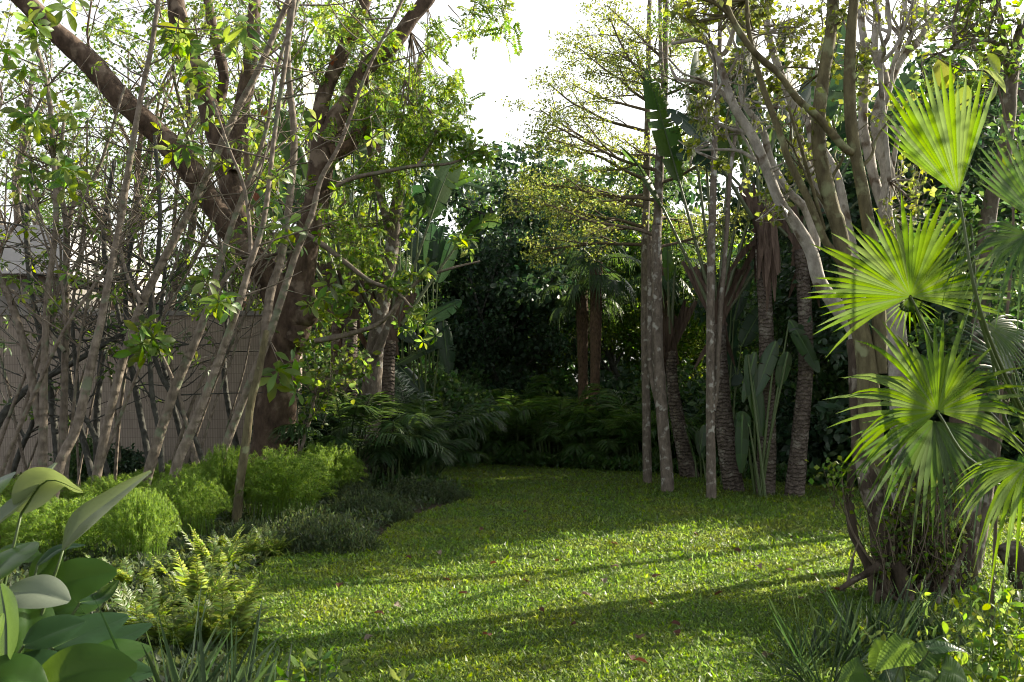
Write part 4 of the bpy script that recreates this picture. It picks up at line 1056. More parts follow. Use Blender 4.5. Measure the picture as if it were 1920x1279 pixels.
traced('multi_stem_tree', 'dark brown tree with two straight stems crossing the silvery limbs at the right', 8.0, [
  ([(1668, 1120), (1655, 1000), (1640, 860), (1630, 760), (1622, 660), (1598, 560), (1572, 424), (1561, 394), (1539, 300), (1535, 225), (1546, 131), (1558, 56), (1563, -20)], [26, 25, 22, 20, 18, 16, 15, 14, 13.5, 13, 12, 11, 10]),
  ([(1650, 700), (1648, 600), (1640, 500), (1621, 375), (1610, 319), (1597, 244), (1593, 169), (1595, 75), (1602, -10), (1608, -60)], [14, 13, 12.5, 12, 11.5, 11, 10.5, 10, 9, 8], (0, -.2)),
  ([(1600, 285), (1584, 278), (1535, 221), (1494, 184), (1460, 139), (1411, 94), (1370, 30), (1352, -30)], [8, 7.5, 7, 6.5, 6, 6, 5, 4], (-.1, -.5)),
  ([(1600, 520), (1560, 470), (1543, 443), (1516, 375), (1479, 300), (1460, 244), (1426, 150), (1404, 56), (1400, 0)], [8, 7.5, 7, 7, 6.5, 6, 5.5, 4, 3], (0, -.3)),
  ([(1545, 430), (1520, 340), (1500, 270), (1478, 200)], [4, 3.5, 3, 2], (0, -.5)),
  ], 'bark_mossy', group='multi-stemmed trees at the right', extra=4, sprays=[(1545, 140, 30, 24), (1500, 330, 30, 16), (1440, 170, 30, 18), (1545, 330, 24, 16), (1620, 120, 34, 20), (1590, 30, 60, 40), (1480, 250, 24, 12), (1420, 30, 40, 40), (1340, 10, 60, 60), (1280, 10, 60, 50), (1310, 30, 50, 50)], lmat='leaf_gold')
traced('multi_stem_tree', 'grey tree with pale mottled stems spreading like a vase, behind the upper fan leaf', 9.2, [
  ([(1700, 1090), (1695, 980), (1690, 800), (1680, 600), (1672, 480), (1659, 394), (1666, 337), (1655, 281), (1644, 225), (1659, 150), (1640, 100), (1643, 37), (1640, -30)], [26, 24, 20, 17, 15, 13, 13, 12, 11, 9, 8, 6, 5]),
  ([(1660, 400), (1640, 340), (1630, 290), (1618, 230), (1622, 100), (1615, 30), (1625, -40)], [11, 10, 10, 9, 8, 7, 6], (.1, .4)),
  ([(1655, 300), (1645, 260), (1665, 170), (1690, 110), (1720, 80), (1745, 40), (1780, -10)], [9, 8, 8, 8, 7, 6, 5], (0, .5)),
  ([(1690, 112), (1710, 60), (1715, 0), (1722, -40)], [6, 5, 4, 3], (.3, .5)), ([(1725, 75), (1760, 60), (1800, 35)], [4, 3, 2], (.4, .8)), ([(1662, 160), (1690, 70), (1700, -10)], [5, 4, 3], (.2, .3)),
  ([(1668, 345), (1685, 250), (1690, 240), (1700, 255)], [5, 4, 3, 2]), ([(1668, 340), (1650, 120), (1668, 60), (1662, -20)], [4, 5, 4, 3], (-.4, -.6)),
  ], 'bark_silver', group='multi-stemmed trees at the right', extra=12, sprays=[(1680, 350, 40, 26), (1700, 400, 40, 40), (1740, 30, 50, 40), (1620, 170, 34, 26), (1680, 60, 40, 26), (1730, 330, 40, 30), (1790, 420, 30, 26), (1650, 20, 40, 26), (1600, 100, 40, 30), (1700, 180, 30, 20)], lmat='leaf_gold')
traced('multi_stem_tree', 'dark tree at the right edge with bright leafy twigs against the white sky', 8.8, [
  ([(1815, 1080), (1815, 1000), (1825, 900), (1835, 800), (1838, 620), (1845, 480), (1858, 375), (1876, 330), (1890, 240), (1895, 161), (1910, 75), (1930, 20)], [22, 20, 18, 17, 16, 15, 14, 14, 13, 12, 10, 9]),
  ([(1895, 165), (1880, 60), (1870, 0), (1850, -60)], [8, 6, 5, 4]), ([(1898, 100), (1850, 75), (1790, 90), (1760, 100)], [5, 4, 3, 2], (0, -.3)),
  ([(1820, 1060), (1870, 760), (1900, 660), (1940, 560)], [20, 18, 17, 16], (0, .4)),
  ], 'bark_grey', group='multi-stemmed trees at the right', extra=6, sprays=[(1840, 40, 75, 46), (1790, 80, 70, 40), (1860, 100, 60, 40), (1810, 20, 70, 40), (1880, 20, 60, 36), (1760, 150, 54, 24), (1830, 150, 50, 30), (1770, 30, 60, 26), (1900, 120, 40, 24)], lmat='leaf_bright', tmpl=TLW, size=.075)

# ---------------------------------------------------------------- old hollow base under the stems
b = G(1690, 1135)
o = thing('old_stump', b, 'dark gnarled hollow stump wrapped in roots and suckers, foot of the multi-stemmed trees', 'stump')
m = MB(); YS = b[1] + .12
def pp(px, py, dy=0): return P(px, py, YS + dy)
for pts, r, dz in [([(1668, 1150), (1668, 1085), (1660, 1030), (1650, 970), (1636, 910), (1622, 850), (1614, 780), (1610, 700), (1606, 640)], [36, 30, 26, 24, 23, 22, 21, 20, 17], .02), ([(1735, 1150), (1735, 1090), (1735, 1040), (1738, 985)], [54, 48, 42, 36], .25), ([(1765, 1150), (1768, 1060), (1778, 960), (1792, 850), (1800, 760)], [26, 22, 20, 18, 15], .2), ([(1712, 1150), (1708, 1050), (1716, 950), (1712, 850), (1720, 760)], [22, 20, 17, 15, 12], .35), ([(1780, 1150), (1785, 1090), (1800, 1040), (1815, 985)], [26, 24, 22, 18], .1),
                   ([(1680, 1070), (1686, 1030), (1692, 985), (1697, 930), (1703, 880)], [20, 20, 19, 18, 12], .3), ([(1700, 1145), (1698, 1110), (1690, 1080), (1678, 1055)], [16, 15, 14, 10], -.15), ([(1645, 1140), (1634, 1080), (1618, 1040), (1600, 1000), (1594, 940), (1596, 870)], [9, 9, 8, 8, 7, 6], 0)]:
    p = np.array([pp(x, y, dz + (.55 * (k / len(pts)) ** 1.5 if len(pts) > 8 else 0)) for k, (x, y) in enumerate(pts)]); p = np.concatenate([[[p[0][0], p[0][1], -.03]], p]); tube(m, p, np.concatenate([[r[0] * 1.1], r]) * YS / F, 14, 4, .16)
part(m, 'trunk', 'bark_old', o)
m = MB()
for pts, r in [([(1575, 1105), (1600, 1088), (1625, 1075), (1650, 1060)], [4, 6, 7, 8]), ([(1640, 1145), (1650, 1110), (1665, 1140)], [5, 5, 4]), ([(1655, 1060), (1660, 1105), (1690, 1130), (1700, 1150)], [4, 4, 4, 4]), ([(1700, 1150), (1715, 1110), (1745, 1075)], [4, 3, 3]), ([(1760, 1150), (1765, 1110), (1795, 1060), (1810, 1020)], [6, 6, 5, 4]), ([(1600, 1050), (1590, 1090), (1580, 1108)], [2, 2.5, 3])]:
    p = np.array([pp(x, y, -.25) for x, y in pts]); p[:, 2] = np.maximum(p[:, 2], .0); tube(m, p, rpx(r, YS), 7, 4, .15)
part(m, 'roots', 'bark_old', o)
m, l, = MB(), MB()
for k in range(230):
    x0 = random.uniform(1655, 1800); q = pp(x0, 1150, random.uniform(-.2, .3)); q[2] = random.uniform(.05, .5)
    e = pp(x0 + random.uniform(-40, 50), random.choice((random.uniform(850, 1040), random.uniform(950, 1100))), random.uniform(-.3, .4)); mid = (q + e) / 2 + rng.normal(0, .05, 3)
    tube(m, [q, mid, e], [.0055, .004, .002], 4, 3, cap=False)
    kk = random.randint(2, 9); tt = rng.uniform(.4, 1, (kk, 1)); scatter(l, TSW, q + (e - q) * tt + rvec(kk, .02), rvec(kk, .7), rng.uniform(.03, .06, kk), (0, 0, 1), .8)
for (px, py, k) in [(1570, 880, 26), (1545, 885, 14), (1580, 930, 16), (1572, 910, 10), (1690, 890, 30), (1720, 870, 30), (1760, 880, 30), (1600, 940, 14), (1780, 930, 20), (1700, 960, 20), (1640, 860, 14)]:
    c = pp(px, py, -.1); A = c + rng.normal(0, .055, (k, 3)); sticks(m, np.repeat(pp(px + 20, py + 70, 0)[None], 3, 0), A[:3], .004, .002); scatter(l, TSW, A, rvec(k, .7), rng.uniform(.04, .065, k), (0, 0, 1), .8)
for pts in [[(1640, 1060), (1600, 1000), (1583, 940), (1578, 880)], [(1590, 1090), (1598, 1050), (1612, 1010)]]:
    tube(m, np.array([pp(x, y, -.1) for x, y in pts]), np.linspace(.012, .005, len(pts)), 5, 4)
part(m, 'suckers', 'bark_twig', o); part(l, 'leaves', 'leaf_bright', o)
traced('wooden_post', 'weathered leaning post propped beside the old stump', 7.9, [([(1828, 1150), (1826, 1120), (1820, 1060), (1815, 1000)], [13, 13, 12, 11])], 'bark_mossy', 'post', part_name='shaft')
traced('small_stump', 'short dark pot-shaped stump at the right picture edge', 7.9, [([(1915, 1100), (1908, 1070), (1898, 1040), (1890, 1022)], [18, 20, 22, 22])], 'bark_old', 'stump', part_name='shaft')

# ---------------------------------------------------------------- fan palm at the right edge
YF = 5.6
bF = np.array([P(1990, 1000, 6.1)[0], 6.1, 0])
fp = thing('fan_palm', bF, 'fan palm at the right edge with large glowing pleated leaves', 'palm tree')
m = MB(); crown = np.array([bF[0], bF[1], 1.05]); tube(m, [bF + [0, 0, -.05], bF + [.03, 0, .5], crown], [.13, .11, .09], 12, 5, .1); part(m, 'trunk', 'bark_fibre', fp)
def frond(hub, axis_px, normal, Rpx, spread, n, split, droop, cup, mat, Y=YF, via=None, start=None, fold=.3):
    h = P(*hub, Y); ax = P(hub[0] + axis_px[0], hub[1] + axis_px[1], Y) - h
    mb = fan_blade(h, ax, np.array(normal, float), Rpx * Y / F, spread, n, split, droop, cup, fold)
    fr = part(mb, 'frond', mat, fp)
    s = MB(); q0 = crown if start is None else start
    mid = P(*via, Y + .1) if via is not None else (q0 + h) / 2 + np.array([0, 0, .15])
    tube(s, [q0, mid, h], [.014, .011, .007], 6, 6, cap=False); part(s, 'frond_stalk', 'petiole_green', fr)
frond((1707, 556), (-12, -100), (-.25, -.92, .30), 205, 222, 46, .60, .10, .05, 'fan_green', via=(1780, 690))
frond((1706, 558), (10, 100), (-.2, -.95, -.1), 75, 120, 12, .35, .1, .05, 'fan_green', Y=5.63, via=(1785, 700))
frond((1757, 772), (-25, -100), (-.2, -.90, .40), 212, 240, 46, .52, .26, .10, 'fan_green', Y=5.4, via=(1830, 870))
frond((1752, 790), (-20, 100), (-.1, -.7, .7), 170, 190, 30, .5, .25, .2, 'fan_dark', Y=5.65, via=(1840, 900))
frond((1797, 365), (-62, -200), (-.55, -.8, .1), 255, 66, 20, .66, .0, .0, 'fan_green', Y=5.2, via=(1850, 620), fold=.4)
frond((1965, 430), (-42, -200), (-.4, -.9, .1), 235, 80, 22, .62, .0, .0, 'fan_dark', Y=5.0, via=(1950, 700), fold=.4)
frond((1925, 440), (-95, 40), (-.2, -.8, .5), 150, 150, 24, .45, .55, .1, 'fan_dark', Y=5.3, via=(1960, 640))
frond((1925, 870), (-70, 70), (-.3, -.8, .5), 150, 130, 24, .5, .45, .1, 'fan_green', Y=4.9, via=(1950, 900))
frond((1850, 610), (60, 25), (-.1, -.8, .6), 140, 110, 18, .5, .2, .1, 'fan_green', Y=5.9, via=(1890, 800))
frond((1900, 700), (-50, -60), (.4, -.8, .4), 150, 110, 20, .5, .3, .1, 'fan_dark', Y=6.2, via=(1930, 850))
frond((1820, 420), (-40, 90), (.5, -.8, .2), 130, 60, 12, .3, .2, .1, 'fan_green', Y=5.5, via=(1850, 640))
frond((1870, 860), (-80, 30), (-.1, -.5, .85), 120, 90, 16, .5, .4, .1, 'fan_dark', Y=5.7, via=(1920, 930))

# ---------------------------------------------------------------- broad-leaved vine crossing the upper fan leaf
o = thing('climbing_vine', [P(1850, 800, 6.6)[0], 6.6, 0], 'vine with a few broad yellowing leaves hanging above the upper fan leaves', 'vine')
m, l = MB(), MB(); v0 = P(1850, 900, 6.6); v0[2] = 0
tube(m, [v0, P(1880, 700, 6.6), P(1900, 400, 6.5), P(1870, 160, 6.4), P(1800, 130, 6.3), P(1740, 100, 6.3)], [.012, .011, .009, .007, .005, .003], 5, 5)
tube(m, [P(1870, 160, 6.4), P(1810, 190, 6.3), P(1770, 220, 6.3)], [.006, .005, .003], 5, 4)
for (px, py, dx, dy, s, nn) in [(1760, 110, 8, 40, .19, (-.3, -1, .1)), (1815, 160, -15, 35, .18, (0, -.9, .4)), (1870, 150, -10, 50, .17, (.7, -.6, .2)), (1845, 130, 70, 40, .2, (.1, -.3, .9)), (1800, 105, 40, 20, .17, (.1, -.6, .5)), (1790, 140, -30, 30, .12, (.3, -.8, .3)), (1850, 100, 30, 30, .16, (-.2, -.7, .5))]:
    q = P(px, py, 6.3); e = P(px + dx, py + dy, 6.3)
    scatter(l, TLW, q[None], (e - q)[None], [s], np.array(nn), .1)
part(m, 'stem', 'bark_twig', o); part(l, 'leaves', 'leaf_gold', o)

# ---------------------------------------------------------------- bottom right: heart-leaved plant and pale weeds
YH = 4.7
o = thing('heart_leaf_plant', [P(1690, 1300, YH)[0], YH, 0], 'low plant with glossy heart-shaped leaves catching the sun in the lower right corner', 'plant'); root = np.array([P(1690, 1300, YH)[0], YH, 0])
for (px, py, tx, ty, hw, nn, mat) in [(1655, 1240, 1640, 1198, 24, (-.1, -.9, .5), 'heart_green'), (1700, 1215, 1640, 1260, 26, (-.3, -.8, .6), 'heart_green'), (1720, 1235, 1795, 1208, 24, (.2, -.5, .9), 'calathea_teal'), (1745, 1215, 1812, 1222, 18, (.1, -.3, .9), 'calathea_teal'), (1620, 1262, 1572, 1279, 26, (-.2, -.9, .5), 'heart_green'),
                                      (1665, 1255, 1700, 1290, 26, (0, -.8, .6), 'calathea_teal'), (1720, 1250, 1760, 1275, 24, (.1, -.8, .6), 'heart_green'), (1770, 1255, 1815, 1280, 26, (.2, -.8, .5), 'heart_green'), (1690, 1225, 1715, 1205, 18, (.1, -.9, .4), 'heart_green'), (1640, 1275, 1625, 1310, 26, (-.2, -.8, .5), 'heart_green'), (1735, 1275, 1720, 1310, 24, (-.1, -.8, .5), 'calathea_teal')]:
    y = YH + random.uniform(-.15, .2); q, e = P(px, py, y), P(tx, ty, y); m, s = MB(), MB()
    pts = catmull([q - (e - q) * .12, q, (q + e) / 2 + np.array([0, 0, .012]), e], 4); k = len(pts); t = np.linspace(0, 1, k)
    grid_leaf(m, pts, hw * 1.25 * YH / F * np.interp(t, [0, .1, .3, .5, .75, .93, 1], [.35, .85, 1, .9, .55, .16, .02]), nn, .25, .006, 6, 0., .0016)
    lf = part(m, 'leaf', mat, o); tube(s, [root, (root + q) / 2 + rng.normal(0, .03, 3), q], [.007, .005, .004], 5, 4, cap=False); part(s, 'leaf_stalk', 'petiole_green', lf)
def weed(n, Hh):
    s, l = MB(), MB()
    for k in range(n):
        q = np.array([random.gauss(0, .12), random.gauss(0, .12), 0]); e = q + np.array([random.gauss(0, .15), random.gauss(0, .12), Hh * random.uniform(.55, 1.05)]); mid = (q + e) / 2 + rng.normal(0, .03, 3)
        tube(s, [q, mid, e], [.004, .003, .0015], 4, 4, cap=False)
        kk = 20; tt = rng.uniform(.3, 1, (kk, 1)); A = q + (e - q) * tt + rvec(kk, .02); dd = rvec(kk, .6) + [0, 0, .1]; scatter(l, TL, A, dd, rng.uniform(.04, .085, kk), (0, 0, 1), .5)
        A = e + np.array([0, 0, 1.]) * np.linspace(0, .12, 10)[:, None]; sticks(s, A[:-1], A[1:] + rvec(9, .008), .003, .002)
    return s, l
for (px, Y, n, Hh, lab) in [(1860, 5.3, 16, .62, 'pale yellow-green weedy plant in the right corner, tallest'), (1800, 5.0, 10, .42, 'short pale weed between the heart leaves and the right corner'), (1915, 5.0, 14, .6, 'pale weed cut off by the right picture edge'), (1835, 5.9, 8, .55, 'thin weed with seed spikes below the leaning post'), (1880, 6.6, 9, .5, 'weedy plant before the pot-shaped stump')]:
    b = np.array([P(px, 1200, Y)[0], Y, .0]); o = thing('weed_plant', b, lab, 'plant'); s, l = weed(n, Hh)
    part(s, 'stem', 'bark_twig', o) if False else s.build('stem', MATS['petiole_green'], o); l.build('leaves', MATS['leaf_bright'], o)
# ---------------------------------------------------------------- travellers' palms and forked tree, left of the gap
TGL = "traveller's palms beside the brown tree"
traveller('travellers_palm', [(729, 905), (728, 850), (727, 760), (728, 690), (730, 640)], [15, 14, 13, 13, 13], 17.2, 'pinkish-trunked traveller\'s palm right of the forked grey tree',
          [(-30, 1.9, 1.5, .22, .3, 30), (-16, 2.0, 1.7, .24, .1, 60), (-5, 2.1, 1.8, .25, .05, 20), (6, 2.1, 1.8, .25, .08, 50), (18, 2.0, 1.8, .25, .2, 25), (34, 1.9, 1.5, .18, .5, 60)], (.9, .4, 0), 1.2, 'paddle_green', TGL)
traveller('travellers_palm', [(655, 905), (655, 830), (657, 740), (656, 650), (657, 600)], [16, 15, 14, 14, 14], 18.2, 'traveller\'s palm with crossed brown leaf bases, just right of the burl',
          [(-34, 1.9, 1.5, .2, .4, 30), (-18, 2.3, 1.7, .22, .1, 20), (-8, 2.6, 1.8, .25, .05, 60), (1, 2.7, 1.9, .25, .03, 25), (9, 2.6, 1.8, .25, .06, 60), (18, 2.4, 1.7, .24, .15, 15), (32, 2.0, 1.7, .22, .4, 70)], (1, .1, 0), 1.3, 'paddle_green', TGL)
traveller('travellers_palm', [(632, 905), (631, 800), (630, 700), (632, 610)], [11, 10, 10, 10], 19.0, 'slender dark traveller\'s palm trunk partly hidden behind the brown tree',
          [(-25, 2.0, 1.5, .2, .2, 30), (-5, 2.3, 1.8, .22, .05, 20), (14, 2.2, 1.8, .22, .15, 60), (38, 1.8, 1.7, .2, .4, 40)], (.8, -.5, 0), 1.2, 'paddle_deep', TGL)
YT = 16.6
traced('forked_tree', 'smooth grey tree dividing into two slim stems, in front of the traveller\'s palms', YT, [
  ([(688, 930), (690, 860), (694, 760), (700, 690), (708, 620), (722, 540), (735, 470), (742, 400), (752, 330), (765, 255), (775, 190), (790, 100)], [22, 21, 19, 18, 16, 13, 12, 11, 10, 9, 7, 5]),
  ([(732, 470), (728, 420), (715, 370), (700, 310), (690, 250), (688, 180), (680, 90)], [9, 8.5, 8, 7, 7, 6, 4], (0, -.2)), ([(705, 665), (728, 610), (745, 570), (790, 520)], [10, 7, 5, 3], (-.2, -.5))],
  'bark_grey', sprays=[(770, 180, 70, 70), (720, 200, 60, 60), (800, 240, 50, 40), (690, 120, 60, 60), (690, 460, 50, 60), (730, 420, 40, 50), (650, 420, 50, 60), (760, 440, 30, 20), (700, 520, 50, 40), (640, 480, 40, 50), (700, 330, 40, 50)], lmat='leaf_bright', tmpl=TLW, size=.11)
YS_ = 15.0
traced('sapling', 'young bright-leaved sapling beside the foot of the brown trunk', YS_, [([(560, 890), (566, 840), (580, 790), (592, 740)], [4, 3.5, 3, 2]), ([(562, 870), (560, 820), (556, 770)], [2.5, 2, 1.5])], 'bark_stem', sprays=[(600, 710, 50, 90), (650, 690, 40, 60), (590, 760, 40, 40), (670, 700, 26, 24), (570, 640, 30, 24)], lmat='leaf_bright', tmpl=TLW, size=.10)
# banana-like leaves against the sky and in the dark gap
def free_paddles(label, px, Y, leaves, mat='paddle_green', name='banana_plant'): return clump_paddles(label, px, Y, leaves, mat, name)
free_paddles('banana plant whose torn leaves arch right against the white sky', 760, 20.0,
   [(None, (790, 330), (920, 358), 17, (.1, -.6, .8), .8), (None, (775, 300), (885, 285), 15, (.1, -.5, .85), .9), (None, (745, 330), (770, 215), 20, (.3, -.9, .2), .4), (None, (765, 420), (830, 350), 18, (.3, -.9, .3), .5)])
free_paddles('banana clump with upright paddle leaves at the foot of the sky gap', 815, 21.5,
   [(None, (790, 520), (775, 415), 22, (.5, -.9, .2), .1), (None, (800, 520), (812, 405), 20, (-.4, -.9, .2), .3), (None, (812, 520), (835, 410), 20, (.4, -.9, .2), .5), (None, (820, 530), (858, 425), 20, (-.2, -.9, .3), .4), (None, (780, 560), (740, 470), 22, (-.3, -.9, .3), .3), (None, (770, 450), (757, 410), 16, (.5, -.9, .2), 0)], 'paddle_deep')
free_paddles('dark drooping banana plant with wet-looking ragged leaves under the sky gap', 790, 19.6,
   [(None, (775, 650), (850, 605), 16, (0, -.5, .9), .9), (None, (735, 690), (835, 640), 17, (0, -.5, .9), .9), (None, (740, 680), (795, 740), 18, (.3, -.8, .5), .2), (None, (800, 600), (870, 560), 22, (.1, -.7, .6), .6), (None, (830, 600), (840, 690), 22, (.4, -.9, .2), .6), (None, (780, 640), (730, 600), 18, (0, -.8, .5), .5)], 'paddle_deep')

# ---------------------------------------------------------------- feather palms: clumps at the left, hedge along the lawn end
def areca(nf, L, lo=.5, hi=2.8, canes=9, spread=.35, pairs=30):
    fr, st = [], MB()
    for i in range(nf):
        a = i * 2.4 + random.uniform(-.4, .4); r = spread * math.sqrt(random.random())
        h = random.uniform(.15, .75) * L
        q = np.array([r * math.cos(a), r * math.sin(a), 0]); q1 = q + np.array([.12 * math.cos(a), .12 * math.sin(a), h])
        tube(st, [q, q1], [.022, .016], 5, 1, cap=False)
        mb = MB(); p = arc(q1, [math.cos(a), math.sin(a), random.uniform(lo, hi)], L * random.uniform(.75, 1.1), random.uniform(.3, .7), 8)
        feather(mb, mb, p, pairs, L * .29, .045, .12, .3, .6, r=.011)
        fr.append(mb)
    return fr, st
def areca_thing(px, Y, nf, L, label, mat='fan_dark', **k):
    b = np.array([P(px, 900, Y)[0], Y, 0]); o = thing('feather_palm', b, label, 'palm', 'feather palm clumps left of the lawn')
    fr, st = areca(nf, L, **k)
    st.build('canes', MATS['petiole_green'], o)
    for f in fr: f.build('frond', MATS[mat], o)
areca_thing(790, 17.3, 26, 1.55, 'bushy feather palm clump at the corner where the lawn turns left')
areca_thing(655, 15.9, 22, 1.5, 'dark feather palm clump behind the small rear feathery mound')
areca_thing(735, 16.4, 18, 1.3, 'feather palm clump round the foot of the pinkish palm trunk')
areca_thing(610, 17.5, 18, 1.6, 'dark feather palm clump directly behind the brown trunk', 'leaf_deep')
HB = []
for v in range(3):
    fr, st = areca(30, 1.25, .6, 2.6, spread=.4, pairs=20); mb = MB()
    for f in fr: mb.v += f.v; mb.q += [q + mb.n for q in f.q]; mb.t += [t + mb.n for t in f.t]; mb.n += f.n
    HB.append((mb, st))
hp = {}
HG = 'feather palms forming the hedge at the end of the lawn'
k = 0
for row, (dy, n) in enumerate([(0, 15), (1.6, 12)]):
    for i in range(n):
        px = 835 + (1560 - 835) * i / (n - 1) + random.uniform(-12, 12) if row == 0 else 850 + (1900 - 850) * i / (n - 1) + random.uniform(-18, 18)
        by = np.interp(px, [818, 1000, 1180, 1300, 1560, 1900], [866, 873, 884, 888, 893, 900]); Y = D(by) + .7 + dy
        b = np.array([P(px, by, Y)[0], Y, 0]); v = k % 3; k += 1
        lab = ('feather palm in the front row of the hedge at the end of the lawn' if row == 0 else 'feather palm in the back row of the hedge at the end of the lawn')
        if i == 0: lab = 'leftmost ' + lab
        if i == n - 1: lab = 'rightmost ' + lab
        if v not in hp:
            o = thing('feather_palm', b, lab, 'palm', HG); HB[v][0].build('fronds', MATS['areca_green'], o); HB[v][1].build('canes', MATS['petiole_green'], o); hp[v] = o
            s = 1; o.scale = (1, 1, 1)
        else:
            s = random.uniform(.85, 1.15); o = dup(hp[v], b, random.uniform(0, 6.28), s * (1.15 if row else 1), lab)
# strip of low ground cover at the hedge foot
mb = MB(); n = 16000
px = rng.uniform(812, 1600, n); by = np.interp(px, [812, 1000, 1180, 1300, 1600], [868, 876, 887, 892, 915]); Y = -EYE / (sp - (by - CY) / F * cp) * (cp + (by - CY) / F * sp) + rng.uniform(.02, .8, n)
Xw = (px - CX) / F * Y
scatter(mb, TSN, np.stack([Xw, Y, rng.uniform(0, .22, n)], -1), rvec(n, .8) + [0, 0, .8], rng.uniform(.07, .15, n), (0, 0, 1), .6)
tag(mb.build('ground_cover', MATS['areca_green']), kind='stuff')

# ---------------------------------------------------------------- fan palms at the back
def windmill(px, Y, top, rtr, n, R, label, lean=0, bpx=None):
    b = np.array([P(bpx or px, 800, Y)[0], Y, 0]); o = thing('windmill_palm', b, label, 'palm tree', 'shaggy-trunked fan palms at the end of the lawn')
    c = P(px, top, Y); m = MB(); tube(m, [b, b * .6 + c * .4 + [.05, 0, 0], c], [rtr * 1.1, rtr, rtr * 1.25], 12, 8, .2); part(m, 'trunk', 'bark_fibre', o)
    for i in range(n):
        a = i * 2.4 + random.uniform(-.3, .3); el = random.uniform(-.9, 1.3)
        d = nrm(np.array([math.cos(a), math.sin(a), el])); ls = random.uniform(.55, .9)
        h = c + d * ls + np.array([0, 0, -.12 * ls]); ax = nrm(d + np.array([0, 0, -.55])); nn = nrm(np.cross(np.cross(ax, [0, 0, 1.]), ax))
        mb = fan_blade(h, ax, nn, R * random.uniform(.8, 1.1), 190, 24, .5, .35, .15, .4)
        fr = part(mb, 'frond', 'fan_dark', o); s = MB(); tube(s, [c, (c + h) / 2 + [0, 0, .05], h], [.014, .011, .008], 4, 3, cap=False); part(s, 'frond_stalk', 'petiole_green', fr)
windmill(1118, 23.5, 492, .115, 26, .55, 'taller shaggy fan palm of the twin pair at the end of the lawn', bpx=1108)
windmill(1090, 24.2, 540, .115, 14, .5, 'shorter shaggy fan palm half behind its twin', bpx=1090)
windmill(1240, 27, 500, .12, 12, .8, 'fan palm crown showing behind the close pair of straight trunks')

# ---------------------------------------------------------------- background trees
DENSE = prm(kids=(9, 6, 5), seg=(6, 5, 4, 3), len=(.42, .5, .5), ang=(62, 50, 45), up=(.06, .06, .02, 0), first=(.22, .2, .2), sides=(8, 5, 4, 3), wob=.14, leafpts=5)
THIN = prm(kids=(6, 5, 5), seg=(7, 6, 5, 4), len=(.5, .52, .5), ang=(38, 42, 45), up=(.08, .09, .05, 0), first=(.35, .2, .2), sides=(8, 6, 4, 3), wob=.13, leafpts=3)
def tree_proto(h, r, pr, per, sig, tmpl, size, bark, leaf, name, label, group):
    o = thing(name, (0, 0, 0), label, 'tree', group); m, l, an = MB(), MB(), []
    grow(m, [0, 0, -.05], [.03, 0, 1], h, r, 0, pr, an); leaves_at(l, an, per, sig, tmpl, size)
    part(m, 'trunk', bark, o); part(l, 'crown', leaf, o); return o
BARE = prm(kids=(5, 4, 3), seg=(7, 6, 5, 4), len=(.55, .5, .5), ang=(40, 40, 45), up=(.05, .05, .05, 0), first=(.22, .25, .3), wob=.16, leafpts=2)
PR = {}
def plant(kind, px, top, Y, rz, label, wid=1.):
    """set a tree of a kind so that its top shows at an image row"""
    b = np.array([P(px, 800, Y)[0], Y, 0]); ztop = P(px, top, Y)[2]
    if kind not in PR:
        h, r, pr, per, sig, tmpl, size, bark, leaf, name, grp = KINDS[kind]
        o = tree_proto(h, r, pr, per, sig, tmpl, size, bark, leaf, name, label, grp)
        zs = max((np.array([v.co.z for v in c.data.vertices]).max() for c in o.children)); PR[kind] = (o, zs)
        s = ztop / zs; o.location = b; o.rotation_euler = (0, 0, rz); o.scale = (s * wid, s * wid, s); BASE[o.name] = b
    else:
        o, zs = PR[kind]; s = ztop / zs
        dup(o, b, rz, (s * wid, s * wid, s), label)
BG, LG, SG = 'dense dark trees closing the view', 'sparse tall trees behind the tiled wall', 'light green trees behind the straight trunks'
KINDS = {
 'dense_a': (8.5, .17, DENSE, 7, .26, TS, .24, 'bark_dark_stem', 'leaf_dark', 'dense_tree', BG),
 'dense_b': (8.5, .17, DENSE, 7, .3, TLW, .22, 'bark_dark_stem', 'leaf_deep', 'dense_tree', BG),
 'dense_c': (8.0, .15, DENSE, 6, .28, TS, .2, 'bark_dark_stem', 'leaf_bright', 'dense_tree', SG),
 'thin_a': (9.5, .15, THIN, 3, .14, TS, .13, 'bark_grey', 'leaf_mid', 'sparse_tree', LG),
 'thin_b': (9.5, .15, THIN, 2, .16, TSW, .12, 'bark_pale_brown', 'leaf_olive', 'sparse_tree', LG),
 'bare': (7.5, .16, BARE, 1, .1, TS, .1, 'bark_grey', 'leaf_mid', 'sparse_tree', LG),  # used only for the added off-frame tree that streaks the lawn
 'thin_c': (9.0, .13, THIN, 6, .22, TS, .15, 'bark_grey', 'leaf_mid', 'sparse_tree', LG),
}
